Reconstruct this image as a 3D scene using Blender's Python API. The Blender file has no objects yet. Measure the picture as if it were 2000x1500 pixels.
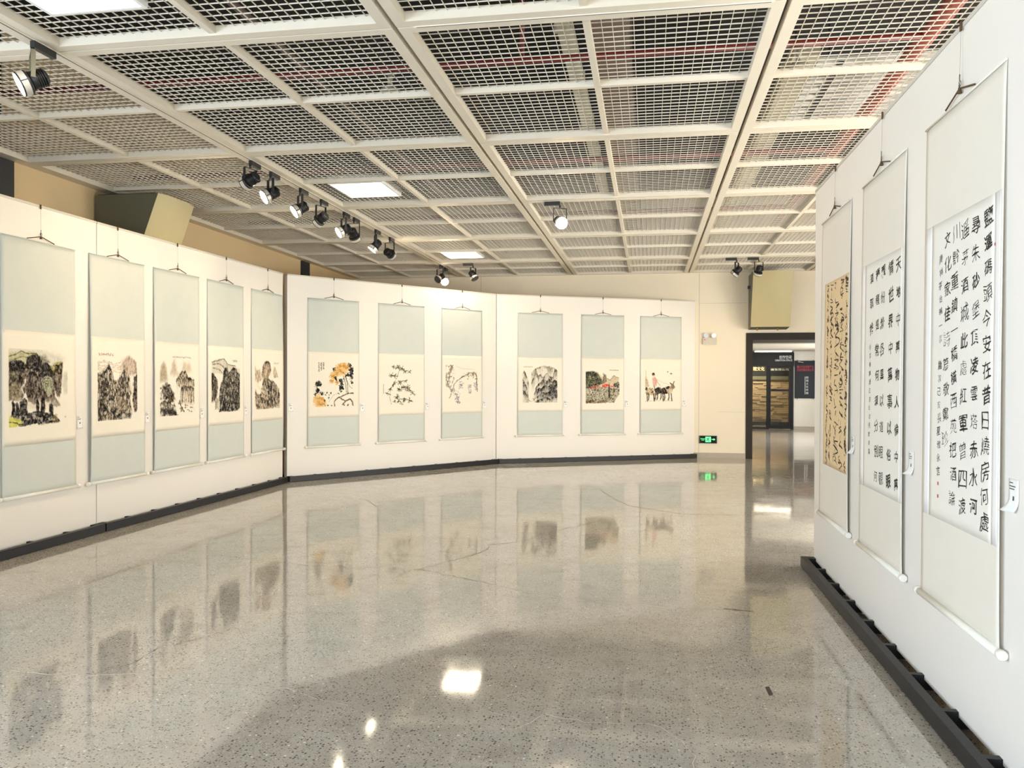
import bpy, math, random
import numpy as np
from mathutils import Vector, Matrix

SC = bpy.context.scene
COL = SC.collection
random.seed(7)

# ------------------------------------------------------------------ camera, world, sun, window light, exposure
EYE = 1.5563
YAW, PITCH, ROLL, FPX = 0.1674, -0.0057, 0.0032, 1583.9
def make_camera():
    cd = bpy.data.cameras.new('camera'); cam = bpy.data.objects.new('camera', cd); COL.objects.link(cam)
    cd.sensor_width = 36.0; cd.lens = FPX / 2000 * 36.0; cd.clip_start = 0.05; cd.clip_end = 200
    cy, sy = math.cos(YAW), math.sin(YAW)
    f0 = Vector((-sy, cy, 0)); r0 = Vector((cy, sy, 0)); u0 = Vector((0, 0, 1))
    f = f0 * math.cos(PITCH) + u0 * math.sin(PITCH)
    u1 = u0 * math.cos(PITCH) - f0 * math.sin(PITCH)
    r = r0 * math.cos(ROLL) + u1 * math.sin(ROLL)
    u = u1 * math.cos(ROLL) - r0 * math.sin(ROLL)
    m = Matrix.Identity(4)
    for i in range(3):
        m[i][0], m[i][1], m[i][2] = r[i], u[i], -f[i]
    m[2][3] = EYE
    cam.matrix_world = m
    SC.camera = cam
make_camera()

w = bpy.data.worlds.new('sky'); SC.world = w; w.use_nodes = True
bg = w.node_tree.nodes['Background']
bg.inputs['Color'].default_value = (0.75, 0.86, 1.0, 1); bg.inputs['Strength'].default_value = 1.6

def light(name, kind, loc, target, energy, color, **kw):
    d = bpy.data.lights.new(name, kind); d.energy = energy; d.color = color
    for k, v in kw.items(): setattr(d, k, v)
    o = bpy.data.objects.new(name, d); COL.objects.link(o); o.location = loc
    o.rotation_euler = (Vector(target) - Vector(loc)).to_track_quat('-Z', 'Y').to_euler()
    return o
light('sun', 'SUN', (20, 20, 20), (20 - 1.0, 20 - 0.12, 20 - 1.25), 6.0, (1.0, 0.93, 0.82), angle=0.01)
# daylight that comes in through the window openings (rear wall and right wall)
light('rear_window_daylight', 'AREA', (-2.2, -4.35, 1.75), (-2.2, 5, 1.75), 170, (0.84, 0.92, 1.0), shape='RECTANGLE', size=6.6, size_y=2.5)
light('left_window_daylight', 'AREA', (-6.08, -0.4, 1.75), (0, -0.4, 1.75), 215, (0.68, 0.82, 1.0), shape='RECTANGLE', size=6.0, size_y=2.5)
for i, y in enumerate((-1.5, 2.5, 6.5, 10.5)):
    light('right_window_daylight', 'AREA', (6.1, y, 1.6), (0, y, 1.6), 140, (1.0, 0.95, 0.86), shape='RECTANGLE', size=3.0, size_y=2.2)
light('hall_window_daylight', 'AREA', (6.1, 21.5, 1.35), (0, 21.5, 1.35), 170, (0.95, 0.96, 1.0), shape='RECTANGLE', size=4.4, size_y=1.7)

vs = SC.view_settings
vs.view_transform = 'Standard'; vs.look = 'None'; vs.gamma = 1.0; vs.use_curve_mapping = False
vs.exposure = 1.12
SC.cycles.use_denoising = True
SC.cycles.max_bounces = 10; SC.cycles.diffuse_bounces = 5; SC.cycles.glossy_bounces = 5
SC.cycles.sample_clamp_indirect = 8.0; SC.cycles.caustics_reflective = False; SC.cycles.caustics_refractive = False

# ------------------------------------------------------------------ materials
def srgb(c):
    return tuple(((v / 255) / 12.92 if v / 255 <= 0.04045 else ((v / 255 + 0.055) / 1.055) ** 2.4) for v in c)
MATS = {}
def mat(name, col, rough=0.6, metal=0.0, vary=0.06, scale=6.0, bump=0.0, bscale=60.0, emit=None, estr=0.0, spec=0.5, coat=0.0):
    if name in MATS: return MATS[name]
    m = bpy.data.materials.new(name); m.use_nodes = True
    nt = m.node_tree; b = nt.nodes['Principled BSDF']
    c = srgb(col) if max(col) > 1.0 else col
    tc = nt.nodes.new('ShaderNodeTexCoord'); nz = nt.nodes.new('ShaderNodeTexNoise')
    nz.inputs['Scale'].default_value = scale; nz.inputs['Detail'].default_value = 4
    nt.links.new(tc.outputs['Object'], nz.inputs['Vector'])
    mx = nt.nodes.new('ShaderNodeMix'); mx.data_type = 'RGBA'
    mx.inputs['A'].default_value = (*[v * (1 - vary) for v in c], 1)
    mx.inputs['B'].default_value = (*[min(1, v * (1 + vary)) for v in c], 1)
    nt.links.new(nz.outputs['Fac'], mx.inputs['Factor']); nt.links.new(mx.outputs['Result'], b.inputs['Base Color'])
    b.inputs['Roughness'].default_value = rough; b.inputs['Metallic'].default_value = metal
    b.inputs['Specular IOR Level'].default_value = spec; b.inputs['Coat Weight'].default_value = coat
    if bump > 0:
        n2 = nt.nodes.new('ShaderNodeTexNoise'); n2.inputs['Scale'].default_value = bscale; n2.inputs['Detail'].default_value = 3
        nt.links.new(tc.outputs['Object'], n2.inputs['Vector'])
        bp = nt.nodes.new('ShaderNodeBump'); bp.inputs['Strength'].default_value = bump; bp.inputs['Distance'].default_value = 0.01
        nt.links.new(n2.outputs['Fac'], bp.inputs['Height']); nt.links.new(bp.outputs['Normal'], b.inputs['Normal'])
    if emit:
        b.inputs['Emission Color'].default_value = (*emit, 1); b.inputs['Emission Strength'].default_value = estr
    MATS[name] = m
    return m

M_PANEL = mat('painted_panel_board', (236, 231, 223), 0.55, vary=0.015, scale=1.5, bump=0.03, bscale=140)
M_CAP = mat('panel_cap_strip', (206, 200, 188), 0.5, vary=0.06, scale=9)
M_BASE = mat('charcoal_steel', (29, 29, 31), 0.45, metal=0.0, vary=0.12, scale=14, bump=0.05, spec=0.3)
M_WALL = mat('plaster_wall', (238, 227, 205), 0.75, vary=0.04, scale=1.2, bump=0.05, bscale=90)
M_WALL_L = mat('stained_plaster_wall', (216, 192, 150), 0.8, vary=0.12, scale=0.9, bump=0.06, bscale=80)
M_SKIRT = mat('stone_skirting', (176, 166, 150), 0.45, vary=0.12, scale=8)
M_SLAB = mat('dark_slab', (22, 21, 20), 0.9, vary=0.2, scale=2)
M_FRAME = mat('ceiling_frame_paint', (226, 217, 199), 0.5, vary=0.04, scale=5)
M_WIRE = mat('ceiling_wire_paint', (222, 214, 198), 0.55, vary=0.03, scale=5)
M_DOOR = mat('brown_grey_frame', (46, 40, 34), 0.6, vary=0.08, spec=0.25)
M_CHAR = mat('charcoal_paint', (44, 44, 46), 0.7)
M_RED = mat('red_pipe_paint', (112, 34, 32), 0.45, vary=0.15)
M_REDM = mat('lit_red_pipe_paint', (158, 78, 68), 0.45, vary=0.15)  # paler copy of the pipe red, strong light on the main pipe painted in
M_PIPE = mat('grey_brown_pipe', (120, 104, 92), 0.6, vary=0.1)
M_DUCT = mat('cream_duct', (188, 182, 160), 0.6, vary=0.08)
M_DIFF = mat('lit_diffuser', (250, 250, 245), 0.5, emit=(1.0, 0.86, 0.66), estr=8.5)
M_WHITE = mat('white_enamel', (242, 242, 238), 0.4, vary=0.02)
M_BLACK = mat('black_metal', (32, 32, 33), 0.4, vary=0.1, scale=20)
M_SILVER = mat('silver_ring', (214, 210, 200), 0.3, metal=0.35, vary=0.05)
M_LENS = mat('lit_lens', (255, 248, 230), 0.3, emit=(1.0, 0.86, 0.62), estr=28.0)
M_LENS_OFF = mat('unlit_lens', (90, 90, 92), 0.15, vary=0.1)
M_SILK = mat('grey_blue_silk', (216, 221, 214), 0.7, vary=0.03, scale=7, bump=0.05, bscale=500)
M_SILKW = mat('cream_silk', (242, 236, 223), 0.7, vary=0.02, scale=7, bump=0.05, bscale=500)
M_EDGE = mat('white_silk_border', (244, 242, 238), 0.7, vary=0.01)
M_PAPER = mat('rice_paper', (240, 233, 217), 0.8, vary=0.02, scale=20, bump=0.03, bscale=300)
M_PAPERW = mat('white_rice_paper', (238, 233, 222), 0.8, vary=0.02, scale=20)
M_PAPERT = mat('tan_rice_paper', (232, 205, 160), 0.8, vary=0.04, scale=20)
def translucent(m, k):
    nt = m.node_tree; b = nt.nodes['Principled BSDF']; tr = nt.nodes.new('ShaderNodeBsdfTranslucent'); ms = nt.nodes.new('ShaderNodeMixShader')
    nt.links.new(b.inputs['Base Color'].links[0].from_socket, tr.inputs['Color']); ms.inputs[0].default_value = k
    nt.links.new(b.outputs[0], ms.inputs[1]); nt.links.new(tr.outputs[0], ms.inputs[2]); nt.links.new(ms.outputs[0], nt.nodes['Material Output'].inputs['Surface'])
for m_ in (M_SILK, M_SILKW): translucent(m_, 0.10)
M_ROLL = mat('white_roller', (240, 237, 226), 0.35, vary=0.02)
M_CORD = mat('brown_cord', (88, 66, 40), 0.8)
M_NYLON = mat('nylon_line', (170, 165, 150), 0.4)
M_HOOK = mat('steel_hook', (150, 148, 140), 0.25, metal=0.8)
M_INK = mat('black_ink', (30, 27, 24), 0.7, vary=0.3, scale=60)
M_INKG = mat('thin_ink', (92, 84, 74), 0.8, vary=0.2, scale=60)
M_SEAL = mat('red_seal_ink', (205, 80, 70), 0.8, vary=0.2, scale=80)
M_CARD = mat('caption_card', (240, 240, 236), 0.6, vary=0.01)
M_UNIT = mat('olive_beige_enamel', (186, 175, 134), 0.4, vary=0.05, scale=3)
M_UNITS = mat('shaded_olive_enamel', (98, 96, 78), 0.5, vary=0.08, scale=3)  # olive beige darkened for the units' unlit sides; yokes and ledge share it
M_BRASS = mat('brass_stud', (150, 120, 60), 0.35, metal=0.7)
M_SIGNBLK = mat('sign_black', (12, 16, 12), 0.5, spec=0.2)
M_GREEN = mat('lit_green', (90, 240, 120), 0.4, emit=(0.10, 0.95, 0.25), estr=0.9)
M_GLASS = None
def glass():
    m = bpy.data.materials.new('clear_glass'); m.use_nodes = True
    b = m.node_tree.nodes['Principled BSDF']
    nt = m.node_tree
    tr = nt.nodes.new('ShaderNodeBsdfTransparent'); tr.inputs['Color'].default_value = (0.86, 0.9, 0.88, 1)
    gl = nt.nodes.new('ShaderNodeBsdfGlossy'); gl.inputs['Roughness'].default_value = 0.02
    fr = nt.nodes.new('ShaderNodeFresnel'); fr.inputs['IOR'].default_value = 1.5
    ms = nt.nodes.new('ShaderNodeMixShader')
    nt.links.new(fr.outputs[0], ms.inputs[0]); nt.links.new(tr.outputs[0], ms.inputs[1]); nt.links.new(gl.outputs[0], ms.inputs[2])
    nt.links.new(ms.outputs[0], nt.nodes['Material Output'].inputs['Surface'])
    return m
M_GLASS = glass()

def floor_material():
    m = bpy.data.materials.new('polished_concrete'); m.use_nodes = True
    nt = m.node_tree; N = nt.nodes; L = nt.links; b = N['Principled BSDF']
    tc = N.new('ShaderNodeTexCoord')
    def noise(scale, detail=4, rough=0.6):
        n = N.new('ShaderNodeTexNoise'); n.inputs['Scale'].default_value = scale; n.inputs['Detail'].default_value = detail
        n.inputs['Roughness'].default_value = rough; L.new(tc.outputs['Object'], n.inputs['Vector']); return n
    def mix(a, bb, fac):
        x = N.new('ShaderNodeMix'); x.data_type = 'RGBA'
        for s, v in (('A', a), ('B', bb)):
            if isinstance(v, tuple): x.inputs[s].default_value = (*v, 1)
            else: L.new(v, x.inputs[s])
        if isinstance(fac, float): x.inputs['Factor'].default_value = fac
        else: L.new(fac, x.inputs['Factor'])
        return x.outputs['Result']
    def ramp(src, lo, hi, a=0.0, bb=1.0):
        r = N.new('ShaderNodeMapRange'); r.inputs['From Min'].default_value = lo; r.inputs['From Max'].default_value = hi
        r.inputs['To Min'].default_value = a; r.inputs['To Max'].default_value = bb; L.new(src, r.inputs['Value']); return r.outputs['Result']
    big = noise(0.55, 5); mid = noise(5.0, 5, 0.65)
    base = mix(srgb((180, 171, 157)), srgb((194, 189, 179)), ramp(big.outputs['Fac'], 0.35, 0.65))
    base = mix(base, srgb((157, 148, 134)), ramp(mid.outputs['Fac'], 0.5, 0.75, 0.0, 0.6))
    def specks(scale, lo, hi, col, base, dens):
        v = N.new('ShaderNodeTexVoronoi'); v.inputs['Scale'].default_value = scale; L.new(tc.outputs['Object'], v.inputs['Vector'])
        r = ramp(v.outputs['Distance'], hi, lo)
        sep = N.new('ShaderNodeSeparateColor'); L.new(v.outputs['Color'], sep.inputs[0])
        pick = ramp(sep.outputs['Red'], dens, dens + 0.02)
        mu = N.new('ShaderNodeMath'); mu.operation = 'MULTIPLY'; L.new(r, mu.inputs[0]); L.new(pick, mu.inputs[1])
        return mix(base, col, mu.outputs[0])
    base = specks(70, 0.30, 0.42, srgb((92, 84, 78)), base, 0.72)
    base = specks(120, 0.25, 0.40, srgb((112, 102, 98)), base, 0.62)
    base = specks(90, 0.22, 0.36, srgb((228, 224, 216)), base, 0.86)
    base = specks(38, 0.18, 0.26, srgb((235, 232, 226)), base, 0.93)
    scuff = noise(1.7, 8, 0.75)
    base = mix(base, srgb((212, 212, 212)), ramp(scuff.outputs['Fac'], 0.63, 0.75, 0.0, 0.7))
    L.new(base, b.inputs['Base Color'])
    L.new(ramp(noise(2.2, 4).outputs['Fac'], 0.3, 0.75, 0.03, 0.10), b.inputs['Roughness'])
    b.inputs['IOR'].default_value = 2.0
    wav = noise(1.1, 2, 0.4)
    bp = N.new('ShaderNodeBump'); bp.inputs['Strength'].default_value = 0.12; bp.inputs['Distance'].default_value = 0.02
    L.new(wav.outputs['Fac'], bp.inputs['Height']); L.new(bp.outputs['Normal'], b.inputs['Normal'])
    return m
M_FLOOR = floor_material()

# ------------------------------------------------------------------ mesh helpers
class MB:
    def __init__(s): s.v = []; s.f = []
    def quad(s, a, b, c, d):
        n = len(s.v); s.v += [tuple(a), tuple(b), tuple(c), tuple(d)]; s.f.append((n, n + 1, n + 2, n + 3)); return s
    def box(s, x0, x1, y0, y1, z0, z1):
        n = len(s.v)
        s.v += [(x0, y0, z0), (x1, y0, z0), (x1, y1, z0), (x0, y1, z0), (x0, y0, z1), (x1, y0, z1), (x1, y1, z1), (x0, y1, z1)]
        for q in ((0, 3, 2, 1), (4, 5, 6, 7), (0, 1, 5, 4), (1, 2, 6, 5), (2, 3, 7, 6), (3, 0, 4, 7)): s.f.append(tuple(n + i for i in q))
        return s
    def hexa(s, p):      # eight corners: bottom four then top four, counter-clockwise seen from above
        n = len(s.v); s.v += [tuple(q) for q in p]
        for q in ((0, 3, 2, 1), (4, 5, 6, 7), (0, 1, 5, 4), (1, 2, 6, 5), (2, 3, 7, 6), (3, 0, 4, 7)): s.f.append(tuple(n + i for i in q))
        return s
    def tube(s, pts, r, k=8, caps=True):
        pts = [Vector(p) for p in pts]; rings = []
        for i, p in enumerate(pts):
            a = pts[max(i - 1, 0)]; b = pts[min(i + 1, len(pts) - 1)]
            d = (b - a).normalized(); h = Vector((0, 0, 1)) if abs(d.z) < 0.9 else Vector((1, 0, 0))
            x = d.cross(h).normalized(); y = x.cross(d).normalized()
            rr = r[i] if isinstance(r, (list, tuple)) else r
            n = len(s.v); rings.append(n)
            for j in range(k):
                t = 2 * math.pi * j / k; s.v.append(tuple(p + (x * math.cos(t) + y * math.sin(t)) * rr))
        for a, b in zip(rings, rings[1:]):
            for j in range(k): s.f.append((a + j, a + (j + 1) % k, b + (j + 1) % k, b + j))
        if caps:
            s.f.append(tuple(rings[0] + j for j in reversed(range(k)))); s.f.append(tuple(rings[-1] + j for j in range(k)))
        return s
    def disc(s, c, nrm, r, k=20):
        c = Vector(c); d = Vector(nrm).normalized(); h = Vector((0, 0, 1)) if abs(d.z) < 0.9 else Vector((1, 0, 0))
        x = d.cross(h).normalized(); y = x.cross(d).normalized(); n = len(s.v)
        for j in range(k):
            t = 2 * math.pi * j / k; s.v.append(tuple(c + (x * math.cos(t) - y * math.sin(t)) * r))
        s.f.append(tuple(n + j for j in reversed(range(k)))); return s
    def mesh(s, name, m, smooth=False):
        me = bpy.data.meshes.new(name); me.from_pydata(s.v, [], s.f); me.update()
        if m: me.materials.append(m)
        if smooth:
            for p in me.polygons: p.use_smooth = len(p.vertices) == 4
        return me
    def build(s, name, m, parent=None, smooth=False):
        return link(name, s.mesh(name, m, smooth), parent)
def link(name, data, parent=None, loc=None):
    o = bpy.data.objects.new(name, data); COL.objects.link(o)
    if loc: o.location = loc
    if parent: o.parent = parent
    return o
def thing(name, label, cat, loc=(0, 0, 0), rz=0.0, group=None):
    o = bpy.data.objects.new(name, None); COL.objects.link(o); o.location = loc; o.rotation_euler = (0, 0, rz)
    o.empty_display_size = 0.1
    return tag(o, label, cat, group)
def tag(o, label, cat=None, group=None):
    o['label'] = label
    if cat: o['category'] = cat
    if group: o['group'] = group
    return o
def struct(o, label=None):
    o['kind'] = 'structure'
    if label: o['label'] = label
    return o
def dup(o, parent=None, loc=None):
    c = o.copy(); COL.objects.link(c); c.parent = parent
    if loc: c.location = loc
    for ch in list(o.children): dup(ch, c)
    return c

# ------------------------------------------------------------------ text shapes
class Glyphs:
    def __init__(s):
        s.c = bpy.data.curves.new('text_shape', 'FONT'); s.o = bpy.data.objects.new('text_shape', s.c); COL.objects.link(s.o)
        s.c.size = 1.0; s.c.resolution_u = 3; s.cache = {}
    def get(s, body, weight=0.0):
        k = (body, weight)
        if k not in s.cache:
            s.c.body = body; s.c.offset = weight
            dg = bpy.context.evaluated_depsgraph_get(); dg.update()
            e = s.o.evaluated_get(dg); me = e.to_mesh()
            v = np.array([tuple(p.co)[:2] for p in me.vertices]) if len(me.vertices) else np.zeros((0, 2))
            f = [tuple(p.vertices) for p in me.polygons]
            e.to_mesh_clear()
            s.cache[k] = (v, f)
        return s.cache[k]
    def close(s):
        bpy.data.objects.remove(s.o); bpy.data.curves.remove(s.c)
G = Glyphs()
def norm_glyph(body, weight=0.0):
    v, f = G.get(body, weight)
    if len(v) == 0: return v, f
    lo, hi = v.min(0), v.max(0)
    return (v - (lo + hi) / 2) / max(hi[1] - lo[1], hi[0] - lo[0], 1e-6), f
def lettering(name, body, m, parent, origin, xdir, zdir, height, width=None, weight=0.0, center=True):
    v, f = G.get(body, weight)
    if len(v) == 0: return None
    lo, hi = v.min(0), v.max(0); sz = hi - lo
    k = height / sz[1]; kx = (width / sz[0]) if width else k
    mb = MB(); o = Vector(origin); xd = Vector(xdir); zd = Vector(zdir)
    for p in v:
        mb.v.append(tuple(o + xd * ((p[0] - lo[0] - sz[0] / 2 * center) * kx) + zd * ((p[1] - lo[1] - sz[1] / 2) * k)))
    mb.f = f
    return mb.build(name, m, parent)

# ------------------------------------------------------------------ layout numbers (metres)
ZC = 3.696                       # underside of the ceiling frames
MW, MD = 2.312, 2.4574           # ceiling module
CX = [-6.164 + MW * i for i in range(6)]
CY = [2.3127 + MD * i for i in range(7)]
PT = 3.138                       # top of the exhibition panels
YB = 16.609                      # back wall
XL = -6.23                       # left wall
XRW = 6.3                        # right wall
YR = -4.5                        # rear wall
ZS = 5.2                         # slab

# ------------------------------------------------------------------ setting: floor, walls, slab
HX0, HX1, HY1, HZ = 0.2, XRW, 26.82, 2.47        # hall behind the doorway
fl = struct(MB().box(-6.5, 6.6, -4.8, 30.5, -0.2, 0).build('floor', M_FLOOR), 'polished grey concrete floor with speckled aggregate and hairline cracks')

def wall_with_holes(name, axis, pos, thick, lo, hi, z0, z1, holes, m, label):
    """a wall in the plane axis = pos, cut into strips around rectangular openings (a0, a1, zz0, zz1)"""
    mb = MB()
    def add(a0, a1, b0, b1):
        if a1 - a0 < 1e-4 or b1 - b0 < 1e-4: return
        if axis == 'x': mb.box(min(pos, pos + thick), max(pos, pos + thick), a0, a1, b0, b1)
        else: mb.box(a0, a1, min(pos, pos + thick), max(pos, pos + thick), b0, b1)
    cur = lo
    for a0, a1, b0, b1 in sorted(holes):
        add(cur, a0, z0, z1); add(a0, a1, z0, b0); add(a0, a1, b1, z1); cur = a1
    add(cur, hi, z0, z1)
    return struct(mb.build(name, m), label)
wall_with_holes('wall_left', 'x', XL, -0.2, YR - 0.2, YB + 0.2, 0, ZS, [(-3.5, -0.5, 0.5, 3.0), (-0.1, 2.7, 0.5, 3.0)], M_WALL_L, 'stained beige plaster wall above the left panels')
struct(MB().box(XL, XL + 0.02, YR, 6.95, ZC + 0.075, ZS).build('wall_left_upper_shade', M_SLAB), 'dark strip standing in for shade on the left wall above the mesh ceiling')  # dark sheet painting in the shade on the wall above the ceiling
DX0, DX1, DZ = 1.89, 4.0, 2.49                    # doorway, outer edge of its frame
wall_with_holes('wall_back', 'y', YB, 0.25, XL, XRW, 0, ZS, [(DX0, DX1, 0, DZ)], M_WALL, 'cream plaster wall with the doorway')
rw = [(-3.0, 0.0, 0.5, 2.7), (1.0, 4.0, 0.5, 2.7), (5.0, 8.0, 0.5, 2.7), (9.0, 12.0, 0.5, 2.7), (19.3, 21.6, 0.3, 2.2), (22.6, 25.6, 0.3, 2.2)]
wall_with_holes('wall_right', 'x', XRW, 0.25, YR - 0.2, HY1 + 0.2, 0, ZS, rw, M_WALL, 'cream plaster wall with windows')
wall_with_holes('wall_rear', 'y', YR, -0.25, XL, XRW, 0, ZS, [(-5.5, -2.4, 0.5, 3.0), (-2.0, 1.1, 0.5, 3.0)], M_WALL, 'cream plaster wall with windows')
def window(n, axis, pos, a0, a1, z0, z1, sh=0.0):
    pos += sh
    root = struct(link('window_%d' % n, None))
    fr = MB(); t = 0.05
    def bar(p0, p1, q0, q1):
        if axis == 'x': fr.box(pos + 0.05, pos + 0.12, p0, p1, q0, q1)
        else: fr.box(p0, p1, pos - 0.12, pos - 0.05, q0, q1)
    bar(a0, a0 + t, z0, z1); bar(a1 - t, a1, z0, z1); bar(a0 + t, a1 - t, z0, z0 + t); bar(a0 + t, a1 - t, z1 - t, z1)
    mid = (a0 + a1) / 2; bar(mid - t / 2, mid + t / 2, z0 + t, z1 - t)
    fr.build('window_frame', M_CHAR, root)
    for p0, p1 in ((a0 + t, mid - t / 2), (mid + t / 2, a1 - t)):
        g = MB()
        if axis == 'x': g.box(pos + 0.08, pos + 0.088, p0, p1, z0 + t, z1 - t)
        else: g.box(p0, p1, pos - 0.088, pos - 0.08, z0 + t, z1 - t)
        g.build('pane', M_GLASS, root)
for i, h in enumerate(rw): window(i + 1, 'x', XRW, *h)
window(9, 'x', XL, -3.5, -0.5, 0.5, 3.0, -0.17); window(10, 'x', XL, -0.1, 2.7, 0.5, 3.0, -0.17)
window(7, 'y', YR, -5.5, -2.4, 0.5, 3.0); window(8, 'y', YR, -2.0, 1.1, 0.5, 3.0)
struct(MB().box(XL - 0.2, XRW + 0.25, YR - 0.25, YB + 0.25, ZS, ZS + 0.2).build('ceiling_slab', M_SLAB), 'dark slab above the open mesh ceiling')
# joints on the back wall
for i, (x0, x1, z0, z1) in enumerate(((-3.475, -3.463, 0, 3.69), (0.978, 0.990, 0, 3.69), (0.99, DX0, 3.082, 3.090), (1.35, DX0, 0.918, 0.924))):
    struct(MB().box(x0, x1, YB - 0.004, YB, z0, z1).build('trim_%d' % (i + 1), M_CAP), 'thin joint line on the back wall')
struct(MB().box(0.5, DX0 - 0.002, YB - 0.018, YB - 0.001, 0, 0.105).build('baseboard_back', M_SKIRT), 'low grey stone skirting beside the doorway')
# dark columns on the left wall
for i, (y0, y1) in enumerate(((6.2, 7.10), (13.85, 14.19))):
    struct(MB().box(XL, XL + 0.03, y0, y1, 0, ZC - 0.002).build('trim_%d' % (i + 5), M_CHAR), 'charcoal strip on the left wall')

# ------------------------------------------------------------------ open mesh ceiling
ceil = struct(bpy.data.objects.new('ceiling', None), 'open mesh ceiling of light grey framed panels'); COL.objects.link(ceil)
RW_, RH, GX, GY = 0.072, 0.062, 0.016, 0.008
def frame_mesh(w_, d_):
    mb = MB(); r = RW_
    for x0, x1 in ((GX, GX + r), (w_ - GX - r, w_ - GX)): mb.box(x0, x1, GY, d_ - GY, 0, RH)
    for y0, y1 in ((GY, GY + r), (d_ - GY - r, d_ - GY)): mb.box(GX + r, w_ - GX - r, y0, y1, 0, RH)
    return mb.mesh('ceiling_panel', M_FRAME)
CB = 0.042
def bars(w_, d_):
    a = MB().box(w_ / 2 - CB / 2, w_ / 2 + CB / 2, GY + RW_, d_ - GY - RW_, 0.012, RH).mesh('cross_bar', M_FRAME)
    b = MB()
    for x0, x1 in ((GX + RW_, w_ / 2 - CB / 2), (w_ / 2 + CB / 2, w_ - GX - RW_)): b.box(x0, x1, d_ / 2 - CB / 2, d_ / 2 + CB / 2, 0.012, RH)
    return a, b.mesh('cross_bar', M_FRAME)
def wires(w_, d_, ix, iy):
    mb = MB(); t = 0.0036 / 2
    x0, x1 = ((GX + RW_, w_ / 2 - CB / 2), (w_ / 2 + CB / 2, w_ - GX - RW_))[ix]
    y0, y1 = ((GY + RW_, d_ / 2 - CB / 2), (d_ / 2 + CB / 2, d_ - GY - RW_))[iy]
    nx = max(2, round((x1 - x0) / 0.066)); ny = max(2, round((y1 - y0) / 0.073))
    for i in range(1, nx):
        x = x0 + (x1 - x0) * i / nx; mb.box(x - t, x + t, y0, y1, 0.046, 0.053)
    for i in range(1, ny):
        y = y0 + (y1 - y0) * i / ny; mb.box(x0, x1, y - t, y + t, 0.0465, 0.0535)
    return mb.mesh('wire_mesh', M_WIRE)
PARTS = {}
for r in range(6):
    d_ = (CY[r + 1] if r < 5 else YB - 0.005) - CY[r]
    for c in range(5):
        if c == 4 and r < 3: continue
        k = r == 5
        if k not in PARTS:
            PARTS[k] = (frame_mesh(MW, d_), bars(MW, d_), [wires(MW, d_, i, j) for i in (0, 1) for j in (0, 1)])
        fm, bs, ws = PARTS[k]
        p = link('ceiling_panel', fm, ceil, (CX[c], CY[r], ZC))
        for b_ in bs: link('cross_bar', b_, p)
        for w_ in ws: link('wire_mesh', w_, p)
# edge angle along the left wall and the back wall
struct(MB().box(XL + 0.001, CX[0] + 0.012, CY[0], YB - 0.03, ZC + 0.004, ZC + 0.07).build('trim_7', M_FRAME), 'ceiling edge angle along the left wall')

# ------------------------------------------------------------------ above the ceiling
def pipe(name, label, cat, pts, r, m, group=None):
    return tag(MB().tube(pts, r, 12).build(name, m, smooth=True), label, cat, group)
pipe('sprinkler_pipe', 'thick red main pipe running above the ceiling beside the right panel', 'pipe', [(1.95, 3.0, 4.02), (1.95, YB - 0.01, 4.02)], 0.06, M_REDM)
for y, nm in ((6.15, 'nearest'), (9.03, 'second nearest'), (11.9, 'farthest')):
    pipe('sprinkler_pipe', 'thin red cross pipe above the ceiling, %s of three' % nm, 'pipe', [(XL + 0.01, y, 4.0), (1.885, y, 4.0)], 0.028, M_RED, 'red cross pipes above the ceiling')
pipe('drop_pipe', 'thin red upright pipe behind the nearest cross pipe', 'pipe', [(-0.98, 6.21, 4.03), (-0.98, 6.21, ZS - 0.005)], 0.02, M_RED)
pipe('conduit', 'brown conduit above the ceiling over the left half of the room', 'pipe', [(-2.9, 3.0, 4.2), (-2.93, YB - 0.01, 4.2)], 0.03, M_PIPE)
def duct(label, x0, x1, y0, y1, z0, z1, m=M_DUCT):
    t = thing('air_duct', label, 'duct', ((x0 + x1) / 2, y0, z0), 0, 'ducts above the ceiling')
    w2 = (x1 - x0) / 2; L = y1 - y0
    MB().box(-w2, w2, 0, L, 0, z1 - z0).build('duct_body', m, t)
    n = int(L / 1.2)
    for i in range(n): MB().box(-w2 - 0.02, w2 + 0.02, 0.5 + i * 1.2, 0.54 + i * 1.2, -0.02, z1 - z0 + 0.02).build('flange', m, t)
    return t
duct('narrow cream duct above the middle of the ceiling', -0.70, -0.60, 3.2, YB - 0.02, 4.2, 4.32)
duct('wide grey duct beside the narrow cream duct', -0.52, -0.18, 3.2, YB - 0.02, 4.45, 4.75, M_PIPE)
duct('pale duct above the ceiling near the red main pipe', 1.10, 1.30, 6.6, YB - 0.02, 4.08, 4.2)
# white slatted tray above the ceiling near the right panel
tr = thing('slatted_tray', 'white slatted tray above the ceiling beside the red main pipe', 'tray', (1.35, 7.0, 4.16))
for i in range(9): MB().box(0, 1.2, i * 0.2, i * 0.2 + 0.07, 0, 0.05).build('slat', M_WHITE, tr)
for x in (0.16, 1.05): MB().box(x, x + 0.05, -0.02, 1.7, -0.012, -0.001).build('strap', M_BLACK, tr)
for x in (0.1, 1.1):
    for y in (0.05, 1.62): MB().box(x, x + 0.012, y, y + 0.012, 0.051, ZS - 4.165).build('hanger', M_BLACK, tr)
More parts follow.
